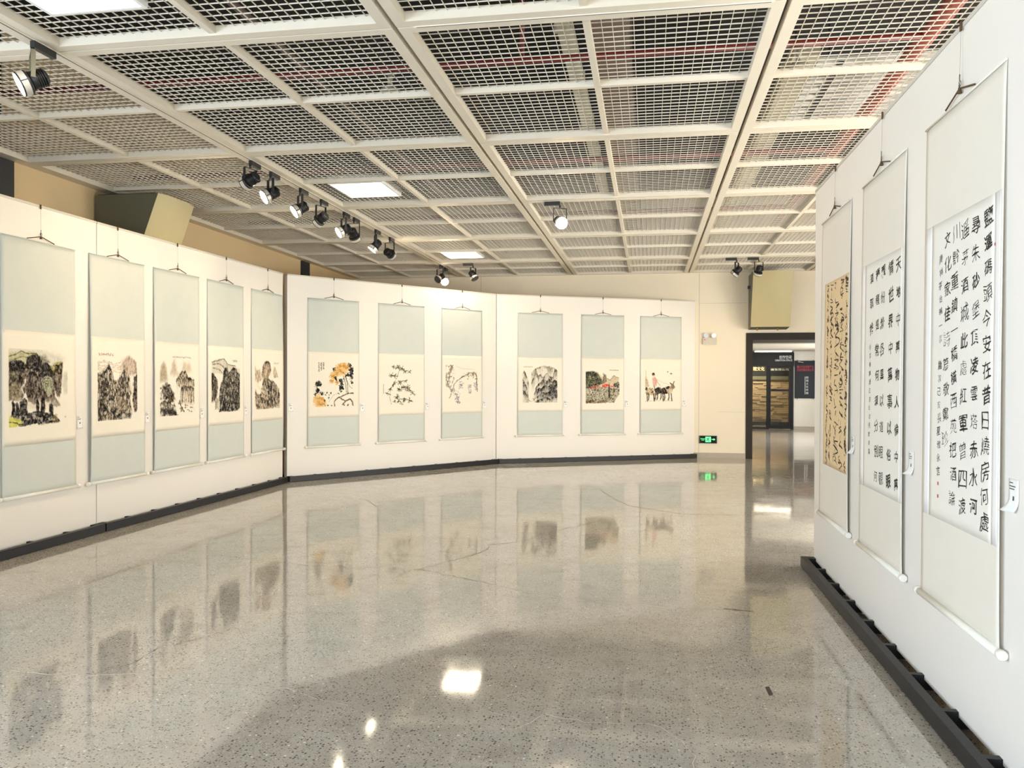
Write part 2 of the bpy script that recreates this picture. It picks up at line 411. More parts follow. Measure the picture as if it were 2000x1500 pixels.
# sprinkler-like bell fittings hanging from the nearest cross pipe
for x, y, nm in ((-2.02, 6.15, 'left of the nearest long ceiling gap'), (1.06, 6.15, 'near the right panel'), (-1.92, 11.9, 'far away over the left panels')):
    t = thing('bell_fitting', 'pale bell-shaped fitting under the red cross pipe, %s' % nm, 'fitting', (x, y, 3.80), 0, 'bell fittings above the ceiling')
    MB().tube([(0, 0, 0.0), (0, 0, 0.03), (0, 0, 0.055), (0, 0, 0.07)], [0.085, 0.08, 0.05, 0.02], 18).build('bell', M_DUCT, t, True)
    MB().tube([(0, 0, 0.07), (0, 0, 0.155)], 0.02, 10).build('stem', M_DUCT, t, True)
    MB().tube([(-0.05, 0, 0.1615), (0.05, 0, 0.1615)], 0.0095, 10).build('clamp', M_DUCT, t, True)

# ------------------------------------------------------------------ ceiling light boxes
for y, nm in ((3.62, 'cut by the top edge of the picture'), (8.53, 'second from the camera'), (13.44, 'farthest from the camera')):
    t = thing('ceiling_light', 'square lit white ceiling light, %s' % nm, 'ceiling light', (-3.52, y, ZC + 0.016), 0, 'square ceiling lights')
    a, b = 0.63, 0.70
    fr = MB().box(0, a, 0, 0.025, 0, 0.09).box(0, a, b - 0.025, b, 0, 0.09).box(0, 0.025, 0.025, b - 0.025, 0, 0.09).box(a - 0.025, a, 0.025, b - 0.025, 0, 0.09)
    fr.box(0.025, a - 0.025, 0.025, b - 0.025, 0.08, 0.09)
    fr.build('housing', M_WHITE, t)
    for y0, y1 in ((0.027, 0.34), (0.36, b - 0.027)): MB().box(0.027, a - 0.027, y0, y1, 0.012, 0.02).build('diffuser', M_DIFF, t)
    MB().box(0.027, a - 0.027, 0.341, 0.359, 0.006, 0.02).build('divider', M_WHITE, t)

# ------------------------------------------------------------------ light tracks
def track(label, x0, y0, x1, y1, slit):
    t = thing('light_track', label, 'light track', (x0, y0, ZC), 0, 'light tracks in the ceiling')
    dx, dy = x1 - x0, y1 - y0; h = 0.0145 if dx == 0 else 0.0075; q = 0.0055 if dx == 0 else 0.004
    if dx == 0:
        MB().box(-h, -q, 0, dy, -0.006, 0.03).box(q, h, 0, dy, -0.006, 0.03).build('rail', M_FRAME, t)
        MB().box(-q, q, 0.02, dy - 0.02, -0.0055, 0.03).build('slot', slit, t)
    else:
        MB().box(0, dx, -h, -q, -0.006, 0.03).box(0, dx, q, h, -0.006, 0.03).build('rail', M_FRAME, t)
        MB().box(0.02, dx - 0.02, -q, q, -0.0055, 0.03).build('slot', slit, t)
M_BLUE = mat('blue_slot', (34, 48, 92), 0.5)
track('long white light track over the left half with a black slot', CX[1], CY[0], CX[1], CY[5] + 0.9, M_BLACK)
track('short white cross track with a blue slot near the top of the picture', CX[2] + 0.12, CY[1], CX[3] - 0.08, CY[1], M_BLUE)
track('white cross track carrying the single lit spotlight', CX[2] + 0.1, CY[3], CX[3] - 0.1, CY[3], M_BLACK)
track('far white cross track over the doorway side', CX[3] + 0.1, CY[5], CX[4] - 0.1, CY[5], M_BLACK)
track('far white cross track above the bright far spotlight', CX[1] + 0.1, CY[5], CX[2] - 0.1, CY[5], M_BLACK)

# ------------------------------------------------------------------ track spotlights
HS = 1.25
def spotlight(label, x, y, along, aim, lit, watts=0, drop=0.20, cone=85, blend=0.9):
    t = thing('track_spotlight', label, 'spotlight', (x, y, ZC - 0.007), 0, 'black track spotlights')
    if along == 'y': MB().box(-0.017, 0.017, 0.0, 0.19, -0.045, 0).build('adapter', M_BLACK, t)
    else: MB().box(-0.19, 0.0, -0.017, 0.017, -0.045, 0).build('adapter', M_BLACK, t)
    c = Vector((0, 0, -0.045 - drop)); d = Vector(aim).normalized() * HS
    side = d.cross(Vector((0, 0, 1))).normalized()
    st = MB().tube([(0, 0, -0.046), (0, 0, -0.075)], 0.011, 10)
    arms = []
    y_top = Vector((0, 0, -0.085))
    yk = MB(); a = 0.0815
    def flat(p, q, wdt, th):
        p, q = Vector(p), Vector(q); ax = (q - p).normalized(); n = side; o = n.cross(ax).normalized() * wdt / 2; k = n * th / 2
        yk.hexa([p - o - k, p + o - k, p + o + k, p - o + k, q - o - k, q + o - k, q + o + k, q - o + k])
    for s_ in (-1, 1): flat(y_top + side * a * s_, c + side * a * s_, 0.026, 0.004)
    fw = Vector((0, 0, 1)).cross(side).normalized() * 0.013
    p, q = y_top - side * a, y_top + side * a; zt = Vector((0, 0, 0.004))
    yk.hexa([p - fw, q - fw, q + fw, p + fw, p - fw + zt, q - fw + zt, q + fw + zt, p + fw + zt])
    st.build('stem', M_BLACK, t, True); yk.build('yoke', M_BLACK if not lit or drop < 0.21 else M_UNITS, t)
    # head: ribbed body, silver ring with two dark gaps, lens
    MB().tube([c - d * 0.075, c - d * 0.07, c - d * 0.02, c + d * 0.01], [0.0375, 0.0450, 0.0525, 0.0625], 16).build('lamp_body', M_BLACK, t, True)
    for i in range(5): MB().tube([c - d * (0.062 - i * 0.011), c - d * (0.058 - i * 0.011)], 0.0585, 16).build('cooling_fin', M_BLACK, t, True)
    MB().tube([c + d * 0.012, c + d * 0.016, c + d * 0.028], [0.0625, 0.0737, 0.0762], 24).build('lamp_collar', M_BLACK, t, True)
    MB().tube([c + d * 0.028, c + d * 0.058], [0.0762, 0.0762], 24, caps=False).build('silver_ring', M_SILVER, t, True)
    up = side.cross(d).normalized()
    for sgn in (-1, 1):
        q0 = c + d * 0.043 + up * 0.0 + side * 0.0768 * sgn
        yk2 = MB(); k1 = up * 0.004; k2 = d * 0.0155; k3 = side * 0.001
        yk2.hexa([q0 - k1 - k2 - k3, q0 + k1 - k2 - k3, q0 + k1 - k2 + k3, q0 - k1 - k2 + k3, q0 - k1 + k2 - k3, q0 + k1 + k2 - k3, q0 + k1 + k2 + k3, q0 - k1 + k2 + k3]).build('ring_clip', M_BLACK, t)
    MB().tube([c + d * 0.058, c + d * 0.066], [0.0762, 0.0725], 24, caps=False).build('front_rim', M_BLACK, t, True)
    MB().tube([c + d * 0.0565, c + d * 0.0585], [0.0694, 0.0688], 24).build('lens', M_LENS if lit else M_LENS_OFF, t)
    if watts:
        ld = bpy.data.lights.new('spot_beam', 'SPOT'); ld.energy = watts; ld.color = (1.0, 0.74, 0.46); ld.spot_size = math.radians(cone); ld.spot_blend = blend
        ld.shadow_soft_size = 0.07
        lo = bpy.data.objects.new('spot_beam', ld); COL.objects.link(lo); lo.parent = t; lo.location = c + d * 0.075
        lo.rotation_euler = d.to_track_quat('-Z', 'Y').to_euler()
    return t
TX = CX[1]
KW = 25
spotlight('large lit spotlight nearest the camera at the top left', TX, 4.56, 'y', (-1.0, -0.95, -0.75), True, KW * 0.6, drop=0.21)
spotlight('unlit spotlight facing left, first of the row after the top-left lit one', TX, 7.40, 'y', (-1.0, 0.25, -0.35), False, 0, drop=0.15)
spotlight('lit spotlight facing left, second in the middle row on the long track', TX, 7.83, 'y', (-1.0, -0.95, -0.8), True, KW, drop=0.19)
spotlight('lit spotlight third in the middle row, left of the middle ceiling light', TX, 8.55, 'y', (-1.0, -0.85, -0.85), True, KW, drop=0.19)
spotlight('unlit spotlight fourth in the middle row on the long track', TX, 9.13, 'y', (-1.0, 0.35, -0.55), False, 0, drop=0.19)
spotlight('lit spotlight fifth in the middle row, just left of a black one', TX, 9.86, 'y', (-1.0, -0.87, -0.8), True, KW, drop=0.19)
spotlight('black spotlight seen from behind, close beside the fifth one of the middle row', TX, 10.22, 'y', (0.1, 1.0, -0.85), True, KW * 1.3, drop=0.19)
spotlight('dimly lit spotlight seventh on the long track', TX, 11.08, 'y', (-0.7, -0.35, -1.0), True, KW, drop=0.19)
spotlight('black spotlight seen from behind, eighth on the long track', TX, 11.72, 'y', (0.34, 1.0, -0.22), True, KW * 1.7, drop=0.20, cone=38)
spotlight('small tilted spotlight just left of the glaring far one', TX, 14.70, 'y', (-0.5, -0.8, -0.6), False, 0, drop=0.20)
spotlight('glaring far spotlight facing the camera above the corner panels', TX, 15.05, 'y', (0.30, -1.0, -0.28), True, 60, drop=0.22)
spotlight('silver spotlight on the far cross track right of the glaring one', -3.20, CY[5], 'x', (0.5, -0.2, -0.8), False, 0, drop=0.18)
spotlight('single lit spotlight facing the camera in the middle of the ceiling', -1.06, CY[3], 'x', (0.42, -1.0, -0.42), True, KW, drop=0.20)
spotlight('left spotlight of the far pair above the doorway side', 1.50, CY[5], 'x', (-0.75, 0.35, -0.8), True, KW * 0.8, drop=0.19, cone=110)
spotlight('right spotlight of the far pair beside the beige wall unit', 1.87, CY[5], 'x', (-0.25, 0.55, -0.9), True, KW * 0.8, drop=0.19, cone=110)

# ------------------------------------------------------------------ exhibition panels
def vnorm(a, b):
    t = Vector((b[0] - a[0], b[1] - a[1])); L = t.length; t /= L
    return t, Vector((t.y, -t.x)), L
class Panel:
    def __init__(s, name, label, a, b, thick=0.10, i0=0.01, i1=0.01):
        s.a = Vector(a); s.t, s.n, s.L = vnorm(a, b)
        ang = math.atan2(s.t.y, s.t.x)
        s.o = thing('exhibition_panel', label, 'display panel', (a[0], a[1], 0), ang, 'white exhibition panels')
        L = s.L; g = 0.004
        # local x runs along the panel, local -y faces the room
        MB().box(g, L - g, 0, thick, 0.06, PT - 0.02).build('board', M_PANEL, s.o)
        MB().box(g, L - g, -0.006, thick + 0.006, PT - 0.02, PT).build('cap_strip', M_CAP, s.o)
        fr = 0.108
        MB().box(i0, L - i1, -fr, -fr + 0.045, 0.004, 0.085).build('front_rail', M_BASE, s.o)
        MB().box(0.01, L - 0.01, thick + fr - 0.045, thick + fr, 0.004, 0.085).build('back_rail', M_BASE, s.o)
        n_r = max(2, int(round(L / 0.44)))
        MB().box(i0, i0 + 0.08, -fr + 0.0455, thick + fr - 0.0455, 0.004, 0.0595).box(i0, i0 + 0.08, -fr + 0.0455, -0.0005, 0.0595, 0.0845).build('rung', M_BASE, s.o)
        MB().box(L - i1 - 0.08, L - i1, -fr + 0.0455, thick + fr - 0.0455, 0.004, 0.0595).box(L - i1 - 0.08, L - i1, -fr + 0.0455, -0.0005, 0.0595, 0.0845).build('rung', M_BASE, s.o)
        rm = MB().box(-0.0175, 0.0175, -fr + 0.0455, thick + fr - 0.0455, 0.008, 0.0595).box(-0.0175, 0.0175, -fr + 0.0455, -0.0005, 0.0595, 0.0835).mesh('rung', M_BASE)
        for i in range(1, n_r): link('rung', rm, s.o, (L * i / n_r, 0, 0))
    def P(s, u, z, off=0.0):
        q = s.a + s.t * u + s.n * off
        return Vector((q.x, q.y, z))
E0 = (-5.513, 3.25)
PA = Panel('a', 'white panel at the left edge carrying the greenish cliff scroll', E0, (-5.514, 7.390))
PB = Panel('b', 'white panel on the left carrying four brownish landscape scrolls', (-5.514, 7.394), (-5.423, 11.433), i1=0.045)
PC = Panel('c', 'angled white panel in the far corner carrying the flower scrolls', (-5.389, 11.503), (-2.793, 14.757), i0=0.0, i1=0.03)
PD = Panel('d', 'angled white far panel next to the doorway wall', (-2.790, 14.761), (0.90, 16.600), i0=0.03, i1=0.0)
PR = Panel('r', 'white panel on the right carrying three calligraphy scrolls', (1.364, 7.098), (1.364, 2.98))
PR2 = Panel('r2', 'white panel continuing the right row beside the camera', (1.364, 2.976), (1.364, -1.14))

# ------------------------------------------------------------------ doorway frame, wall units, safety signs
dr = struct(bpy.data.objects.new('door_1', None), 'wide open doorway with a dark brown grey frame'); COL.objects.link(dr)
FW = 0.128
for x0, x1, z0, z1 in ((DX0, DX0 + FW, 0, DZ), (DX1 - FW, DX1, 0, DZ), (DX0 + FW, DX1 - FW, DZ - 0.14, DZ)):
    MB().box(x0, x1, YB - 0.02, YB + 0.27, z0, z1).build('door_frame', M_DOOR, dr)

def wall_unit(label, loc, rz):
    """tilted metal box: local y runs out from the wall (towards -y), x across"""
    t = thing('wall_unit', label, 'wall unit', loc, rz, 'beige wall-hung metal units')
    w_, h_, d0, d1 = 0.72, 1.06, 0.42, 0.80
    g = 0.0
    body = MB().hexa([(0, -d0, 0.03), (w_, -d0, 0.03), (w_, -0.03, 0), (0, -0.03, 0), (0, -d1, h_), (w_, -d1, h_), (w_, -0.03, h_), (0, -0.03, h_)])
    body.build('casing', M_UNITS, t)
    # bulged front cover
    n = 9; fv = MB()
    for i in range(n + 1):
        for k in range(2):
            f = i / n; x = -0.004 + (w_ + 0.008) * f; b = 0.035 * math.sin(math.pi * f)
            dd = (d0, d1)[k] + 0.006 + b; fv.v.append((x, -dd, (0.03, h_ + 0.002)[k]))
    for i in range(n): fv.f.append((2 * i, 2 * i + 2, 2 * i + 3, 2 * i + 1))
    m0 = len(fv.v)
    for k in range(2):
        fv.v += [(-0.004, -(d0, d1)[k] - 0.001, (0.03, h_ + 0.002)[k]), (w_ + 0.004, -(d0, d1)[k] - 0.001, (0.03, h_ + 0.002)[k])]
    fv.f.append(tuple([m0] + [m0 + 1] + [2 * i for i in range(n, -1, -1)])); fv.f.append(tuple([m0 + 3, m0 + 2] + [2 * i + 1 for i in range(n + 1)]))
    fv.build('front_cover', M_UNIT, t)
    MB().box(0.02, w_ - 0.02, -d1 + 0.05, -0.04, h_ + 0.001, h_ + 0.012).build('top_vent', M_BLACK, t)
    for x in (0.12, 0.5): MB().tube([(x, -d0 + 0.03, 0.03), (x, -d0 + 0.03, -0.035)], 0.016, 10).build('foot_stud', M_BRASS, t, True)
    MB().box(0.05, w_ - 0.05, -0.03, 0, 0.1, h_ - 0.05).build('wall_bracket', M_UNITS, t)
    if rz == 0: MB().box(-0.045, -0.0005, -0.30, -0.24, 0.78, 0.84).build('switch_box', M_BLACK, t)
wall_unit('olive beige metal unit hung on the back wall above the doorway', (1.93, YB - 0.001, 2.55), 0)
wall_unit('olive beige metal unit tilted out behind the top of the left panels', (XL + 0.001, 8.30, 2.57), math.pi / 2)

el = thing('emergency_light', 'white twin-lamp emergency light high on the back wall', 'emergency light', (1.19, YB - 0.001, 2.27))
M_ELC = mat('aged_white_plastic', (206, 198, 184), 0.5)
MB().box(-0.135, 0.135, -0.06, 0, 0, 0.125).build('battery_case', M_ELC, el)
for x in (-0.07, 0.07):
    lampd = Vector((x * 2.0, -1, -0.1)).normalized(); c0 = Vector((x, -0.035, 0.175))
    MB().tube([c0 - lampd * 0.03, c0, c0 + lampd * 0.03], [0.02, 0.045, 0.052], 16).build('lamp', M_ELC, el, True)
    MB().disc(c0 + lampd * 0.0315, lampd, 0.045).build('lamp_lens', M_HOOK, el)
    MB().tube([(x, -0.03, 0.125), (x, -0.03, 0.15)], 0.012, 8).build('lamp_neck', M_ELC, el)
MB().box(-0.115, -0.085, -0.0612, -0.0601, 0.08, 0.095).build('indicator', M_SEAL, el)

ex = thing('exit_sign', 'lit green running-man exit sign with arrow low on the back wall', 'exit sign', (1.166, YB - 0.001, 0.296))
MB().box(-0.17, 0.17, -0.03, 0, 0, 0.148).build('sign_case', M_SIGNBLK, ex)
for x in (-0.17, 0.158): MB().box(x, x + 0.012, -0.034, -0.0301, -0.004, 0.152).build('end_cap', M_SILVER if False else M_BLACK, ex)
def flat_poly(pts, y): 
    mb = MB(); mb.v = [(x, y, z) for x, z in pts]; mb.f = [tuple(range(len(pts)))]; return mb
MB().box(-0.053, 0.053, -0.0318, -0.0301, 0.022, 0.130).build('door_pictogram', M_GREEN, ex)
man = MB()
def seg(p, q, wd):
    p, q = Vector(p), Vector(q); d = (q - p).normalized(); n = Vector((-d.y, d.x)) * wd
    k = len(man.v)
    for a in (p - n, q - n, q + n, p + n): man.v.append((a.x, -0.0325, a.y))
    man.f.append((k, k + 1, k + 2, k + 3))
seg((0.004, 0.098), (-0.008, 0.066), 0.009); seg((-0.008, 0.066), (0.018, 0.05), 0.006); seg((0.018, 0.05), (0.012, 0.03), 0.005)
seg((-0.008, 0.066), (-0.026, 0.05), 0.006); seg((-0.026, 0.05), (-0.044, 0.052), 0.005); seg((0.002, 0.094), (0.028, 0.084), 0.005); seg((0.002, 0.094), (-0.024, 0.098), 0.005); seg((-0.024, 0.098), (-0.032, 0.084), 0.0045)
man.v += [(0.014 + 0.009 * math.cos(i * math.pi / 5), -0.0325, 0.113 + 0.009 * math.sin(i * math.pi / 5)) for i in range(10)]
man.f.append(tuple(range(len(man.v) - 10, len(man.v))))
man.build('running_man', M_SIGNBLK, ex)
flat_poly([(0.068, 0.072), (0.105, 0.072), (0.105, 0.056), (0.138, 0.078), (0.105, 0.100), (0.105, 0.084), (0.068, 0.084)], -0.0312).build('arrow', M_GREEN, ex)
lettering('sign_text', '安全出口', M_GREEN, ex, (-0.10, -0.0312, 0.088), (1, 0, 0), (0, 0, 1), 0.024)
lettering('sign_text', 'EXIT', M_GREEN, ex, (-0.10, -0.0312, 0.058), (1, 0, 0), (0, 0, 1), 0.017)

# ------------------------------------------------------------------ hall seen through the doorway
M_HCEIL = mat('hall_ceiling_plank', (190, 182, 164), 0.6, vary=0.05)
M_HBLACK = mat('storefront_black', (24, 25, 25), 0.5, vary=0.08, spec=0.2)
M_HBRICK = mat('white_painted_brick', (232, 230, 218), 0.7, vary=0.05, scale=14)
M_STONE = mat('warm_strip_stone', (176, 150, 116), 0.75, vary=0.25, scale=9, bump=0.1)
M_GOLD = mat('gold_letters', (235, 205, 140), 0.4, emit=(1.0, 0.8, 0.45), estr=0.5)
M_LETW = mat('white_letters', (228, 230, 230), 0.5)
M_LETR = mat('red_letters', (196, 40, 52), 0.5)
M_POST = mat('poster_black', (10, 15, 19), 0.35, vary=0.3, scale=2, spec=0.15)
hc = struct(bpy.data.objects.new('ceiling_hall', None), 'low planked hall ceiling'); COL.objects.link(hc)
MB().box(HX0, HX1, YB + 0.27, HY1 + 3.2, HZ + 0.03, HZ + 0.15).build('backing', M_DOOR, hc)
pm = MB().box(0, HX1 - HX0, 0, 0.27, 0, 0.025).mesh('plank', M_HCEIL)
for i in range(36):
    y = YB + 0.28 + i * 0.282
    if 21.0 < y < HY1 - 0.27: link('plank', pm, hc, (HX0, y, HZ))
wall_with_holes('wall_hall_left', 'x', HX0, -0.2, YB + 0.25, HY1 + 3.2, 0, HZ + 0.1, [], M_WALL, 'cream hall wall')
whr = struct(MB().box(4.515, HX1, HY1, HY1 + 0.2, 0, HZ + 0.1).build('wall_hall_far', M_HBRICK), 'white painted brick wall at the far end of the hall')
# bricks of the white wall: courses kept shallow
bk = MB().box(0, 0.235, -0.006, 0, 0, 0.062).mesh('brick', M_HBRICK)
for r in range(33):
    z = 0.13 + r * 0.071
    for c in range(8):
        x = 4.53 + c * 0.245 + (0.12 if r % 2 else 0)
        if x + 0.235 < HX1 - 0.02 and z + 0.062 < HZ - 0.02: link('brick', bk, whr, (x, HY1, z))
struct(MB().box(4.52, HX1 - 0.001, HY1 - 0.02, HY1 - 0.007, 0, 0.095).build('baseboard_hall', M_SKIRT), 'grey skirting under the white brick wall')
hl = thing('hall_light', 'lit white strip light on the hall ceiling', 'ceiling light', (3.75, 25.9, HZ - 0.045))
MB().box(-0.55, 0.55, -0.1, 0.1, 0.01, 0.044).build('housing', M_WHITE, hl); MB().box(-0.53, 0.53, -0.09, 0.09, 0, 0.0095).build('diffuser', M_DIFF, hl)

sf = thing('storefront', 'black-framed glass shopfront with a glass door at the end of the hall', 'storefront', (3.0, HY1, 0))
def sfb(name, x0, x1, z0, z1, m, y0=-0.05, y1=0.05, parent=sf):
    return MB().box(x0 - 3.0, x1 - 3.0, y0, y1, z0, z1).build(name, m, parent)
fa = sfb('fascia', 1.6, 4.51, 2.005, 2.435, M_HBLACK, -0.12, 0.05)
lettering('sign_lettering', '创作空间', M_LETW, fa, (4.24 - 3.0, -0.1225, 2.285), (1, 0, 0), (0, 0, 1), 0.115, width=0.37)
lettering('sign_lettering', 'CREATION SPACE', M_LETW, fa, (4.19 - 3.0, -0.1225, 2.185), (1, 0, 0), (0, 0, 1), 0.052, width=0.52)
sfb('post', 4.435, 4.51, 0, 2.005, M_HBLACK); sfb('post', 3.69, 3.765, 0, 2.005, M_HBLACK); sfb('post', 1.6, 1.68, 0, 2.005, M_HBLACK)
sfb('sill', 1.68, 3.69, 0, 0.07, M_DOOR); sfb('pane', 1.68, 3.69, 0.07, 2.005, M_GLASS, -0.004, 0.004)
dg = sfb('glass_door', 3.775, 4.425, 0.02, 0.12, M_HBLACK, -0.03, 0.03)
for x0, x1, z0, z1 in ((3.775, 3.815, 0.12, 1.93), (4.37, 4.425, 0.12, 1.93), (3.775, 4.425, 1.93, 1.995)): sfb('door_rail', x0, x1, z0, z1, M_DOOR if z0 > 1 else M_HBLACK, -0.03, 0.03, dg)
sfb('handle_bar', 3.82, 4.365, 1.20, 1.27, M_HBLACK, -0.055, -0.02, dg)
sfb('pane', 3.815, 4.37, 0.12, 1.93, M_GLASS, -0.004, 0.004, dg)
wi = struct(MB().box(1.0, 6.3, HY1 + 2.4, HY1 + 2.6, 0, HZ + 0.1).build('wall_shop', M_HBLACK), 'dark wall inside the shop behind the glass')
struct(MB().box(6.0, 6.2, HY1 + 0.2, HY1 + 2.4, 0, HZ + 0.1).build('wall_shop_right', M_HBLACK), 'dark side wall inside the shop')
stn = thing('stone_wall', 'rough strip-stone feature wall behind the shop glass', 'stone wall', (2.6, HY1 + 2.36, 0.12))
random.seed(3)
sg = MB()
z = 0.0
while z < 1.42:
    hgt = random.uniform(0.045, 0.075); x = 0.0
    while x < 3.2:
        ln = random.uniform(0.25, 0.7); d = random.uniform(0.01, 0.06)
        sg.box(x, min(x + ln, 3.2) - 0.006, -d, 0.02, z, z + hgt - 0.006); x += ln
    z += hgt
so = sg.build('stone_strips', M_STONE, stn); so['kind'] = 'stuff'
MB().box(0, 3.2, -0.09, 0.02, z, z + 0.12).build('stone_ledge', M_UNITS, stn)
MB().box(0, 3.2, -0.12, 0.02, -0.115, -0.005).build('stone_base', M_HBLACK, stn)
gt = thing('company_lettering', 'gold and white raised lettering on the dark wall inside the shop', 'lettering', (3.4, HY1 + 2.395, 1.95))
lettering('letters', '遵文韵视文化', M_GOLD, gt, (0.16, -0.005, 0), (1, 0, 0), (0, 0, 1), 0.13, width=0.78)
lettering('letters', '传媒有限公司', M_LETW, gt, (0.99, -0.005, 0), (1, 0, 0), (0, 0, 1), 0.13, width=0.72)
light('shop_downlight', 'AREA', (3.3, HY1 + 1.7, HZ - 0.05), (3.3, HY1 + 2.1, 0.5), 45, (1.0, 0.82, 0.6), shape='RECTANGLE', size=1.6, size_y=0.3)
ps = thing('poster_board', 'glossy black poster board with red and white lettering on the white brick wall', 'poster', (4.545, HY1 - 0.008, 0.985))
MB().box(0, 0.66, -0.03, 0, 0, 1.19).build('board', M_POST, ps)
lettering('poster_lettering', '遵义文化创意产业', M_LETR, ps, (0.315, -0.032, 1.0), (1, 0, 0), (0, 0, 1), 0.085, width=0.50)
lettering('poster_lettering', '文化传媒有限公司', M_LETR, ps, (0.315, -0.032, 0.90), (1, 0, 0), (0, 0, 1), 0.085, width=0.50)
for i, ch in enumerate('韵视文化传媒'): lettering('poster_lettering', ch, M_LETW, ps, (0.375, -0.032, 0.66 - i * 0.098), (1, 0, 0), (0, 0, 1), 0.075)
MB().box(0.305, 0.32, -0.0325, -0.0301, 0.13, 0.69).build('white_rule', M_LETW, ps)
flat_poly([(0.09, 1.155), (0.26, 1.13), (0.26, 1.14), (0.11, 1.165)], -0.0315).build('poster_mark', M_LETW, ps)
for x in (0.08, 0.56):
    for z_ in (-0.012, 1.202): MB().tube([(x, -0.012, z_ - 0.009), (x, -0.012, z_ + 0.009)], 0.012, 8).build('mounting_stud', M_BLACK, ps)

# ------------------------------------------------------------------ ink painting on vertex colours
def _hash(ix, iy, seed):
    n = (ix * 374761393 + iy * 668265263 + seed * 974634777) & 0xffffffff
    n = ((n ^ (n >> 13)) * 1274126177) & 0xffffffff
    return ((n ^ (n >> 16)) & 0xffff) / 65535.0
def vnoise(x, y, seed=0):
    xi = np.floor(x).astype(np.int64); yi = np.floor(y).astype(np.int64); fx = x - xi; fy = y - yi
    fx = fx * fx * (3 - 2 * fx); fy = fy * fy * (3 - 2 * fy)
    a = _hash(xi, yi, seed); b = _hash(xi + 1, yi, seed); c = _hash(xi, yi + 1, seed); d = _hash(xi + 1, yi + 1, seed)
    return a + (b - a) * fx + (c - a) * fy + (a - b - c + d) * fx * fy
def fbm(x, y, seed=0, o=4):
    r = 0; a = 0.5; t = 0
    for i in range(o): r = r + a * vnoise(x * 2 ** i, y * 2 ** i, seed + i * 17); t += a; a *= 0.55
    return r / t
def sstep(a, b, x):
    t = np.clip((x - a) / (b - a), 0, 1); return t * t * (3 - 2 * t)
class Ink:
    def __init__(s, seed, paper=(240, 233, 217), nx=140, ny=140):
        s.nx, s.ny = nx, ny; s.seed = seed
        s.u, s.v = np.meshgrid(np.linspace(0, 1, nx), np.linspace(0, 1, ny))
        s.c = np.ones((ny, nx, 3)) * np.array(paper, float); s.k = 0; s.rng = random.Random(seed)
    def nz(s, fx, fy, o=4):
        s.k += 1; return fbm(s.u * fx, s.v * fy, s.seed * 31 + s.k * 7, o)
    def warp(s, amp, f=6):
        g = f * 3.7
        return s.u + amp * ((s.nz(f, f) - 0.5) * 2 + (s.nz(g, g, 2) - 0.5) * 1.6), s.v + amp * ((s.nz(f, f) - 0.5) * 2.4 + (s.nz(g, g, 2) - 0.5) * 1.8)
    def sdf(s, poly, u, v):
        d = np.full(u.shape, 9.0); ins = np.zeros(u.shape, bool); n = len(poly)
        for i in range(n):
            (x0, y0), (x1, y1) = poly[i], poly[(i + 1) % n]
            ex, ey = x1 - x0, y1 - y0; t = np.clip(((u - x0) * ex + (v - y0) * ey) / (ex * ex + ey * ey + 1e-12), 0, 1)
            d = np.minimum(d, np.hypot(u - x0 - t * ex, v - y0 - t * ey))
            cr = (y0 > v) != (y1 > v); ins ^= cr & (u < (x1 - x0) * (v - y0) / (y1 - y0 + 1e-12) + x0)
        return np.where(ins, -d, d)
    def lay(s, mask, col):
        m = np.clip(mask, 0, 1)[..., None]; s.c = s.c * (1 - m) + np.array(col, float) * m; return s
    def wash(s, poly, col, a=0.6, fe=0.02, amp=0.02, tex=0.3, f=8):
        u, v = s.warp(amp); m = sstep(fe, -fe, s.sdf(poly, u, v))
        return s.lay(m * a * (1 - tex + tex * 2 * s.nz(f, f)), col)
    def rock(s, poly, col, a=0.85, fx=16, fy=7, thr=0.48, fe=0.015, amp=0.025, soft=0.12):
        u, v = s.warp(amp); m = sstep(fe, -fe, s.sdf(poly, u, v))
        return s.lay(m * a * sstep(thr, thr + soft, s.nz(fx * 1.5, fy * 1.5, 5)), col)
    def ridge(s, pts, col, a=0.8, fall=0.12, amp=0.03, fx=26, fy=8):
        xs = [q[0] for q in pts]; ys = [q[1] for q in pts]; s.k += 1
        y = np.interp(s.u[0], xs, ys) + amp * (fbm(s.u[0] * 14, s.u[0] * 0 + s.k, s.seed + s.k, 5) - 0.5) * 2
        d = s.v - y[None, :]; inside = (s.u >= xs[0]) & (s.u <= xs[-1])
        n = s.nz(fx, fy, 4)
        m = np.where((d > 0) & inside, np.exp(-np.maximum(d, 0) / fall) * (0.35 + 1.3 * sstep(0.35, 0.65, n)), 0) + np.where(inside, np.exp(-(d / 0.008) ** 2) * 0.6, 0)
        ed = np.clip(np.minimum(s.u - xs[0], xs[-1] - s.u) / 0.03, 0, 1) if xs[0] > 0.01 or xs[-1] < 0.99 else 1
        return s.lay(m * a * ed, col)
    def line(s, pts, w, col, a=0.9, amp=0.008, fade=0.0):
        u, v = s.warp(amp, 12); d = np.full(u.shape, 9.0)
        for (x0, y0), (x1, y1) in zip(pts, pts[1:]):
            ex, ey = x1 - x0, y1 - y0; t = np.clip(((u - x0) * ex + (v - y0) * ey) / (ex * ex + ey * ey + 1e-12), 0, 1)
            d = np.minimum(d, np.hypot(u - x0 - t * ex, v - y0 - t * ey))
        return s.lay(sstep(w * 1.4, w * 0.5, d) * a * (1 - fade * s.nz(10, 10)), col)
    def blob(s, x, y, rx, ry, col, a=0.9, amp=0.03, f=10):
        u, v = s.warp(amp, f); d = np.hypot((u - x) / rx, (v - y) / ry)
        return s.lay(sstep(1.1, 0.75, d) * a, col)
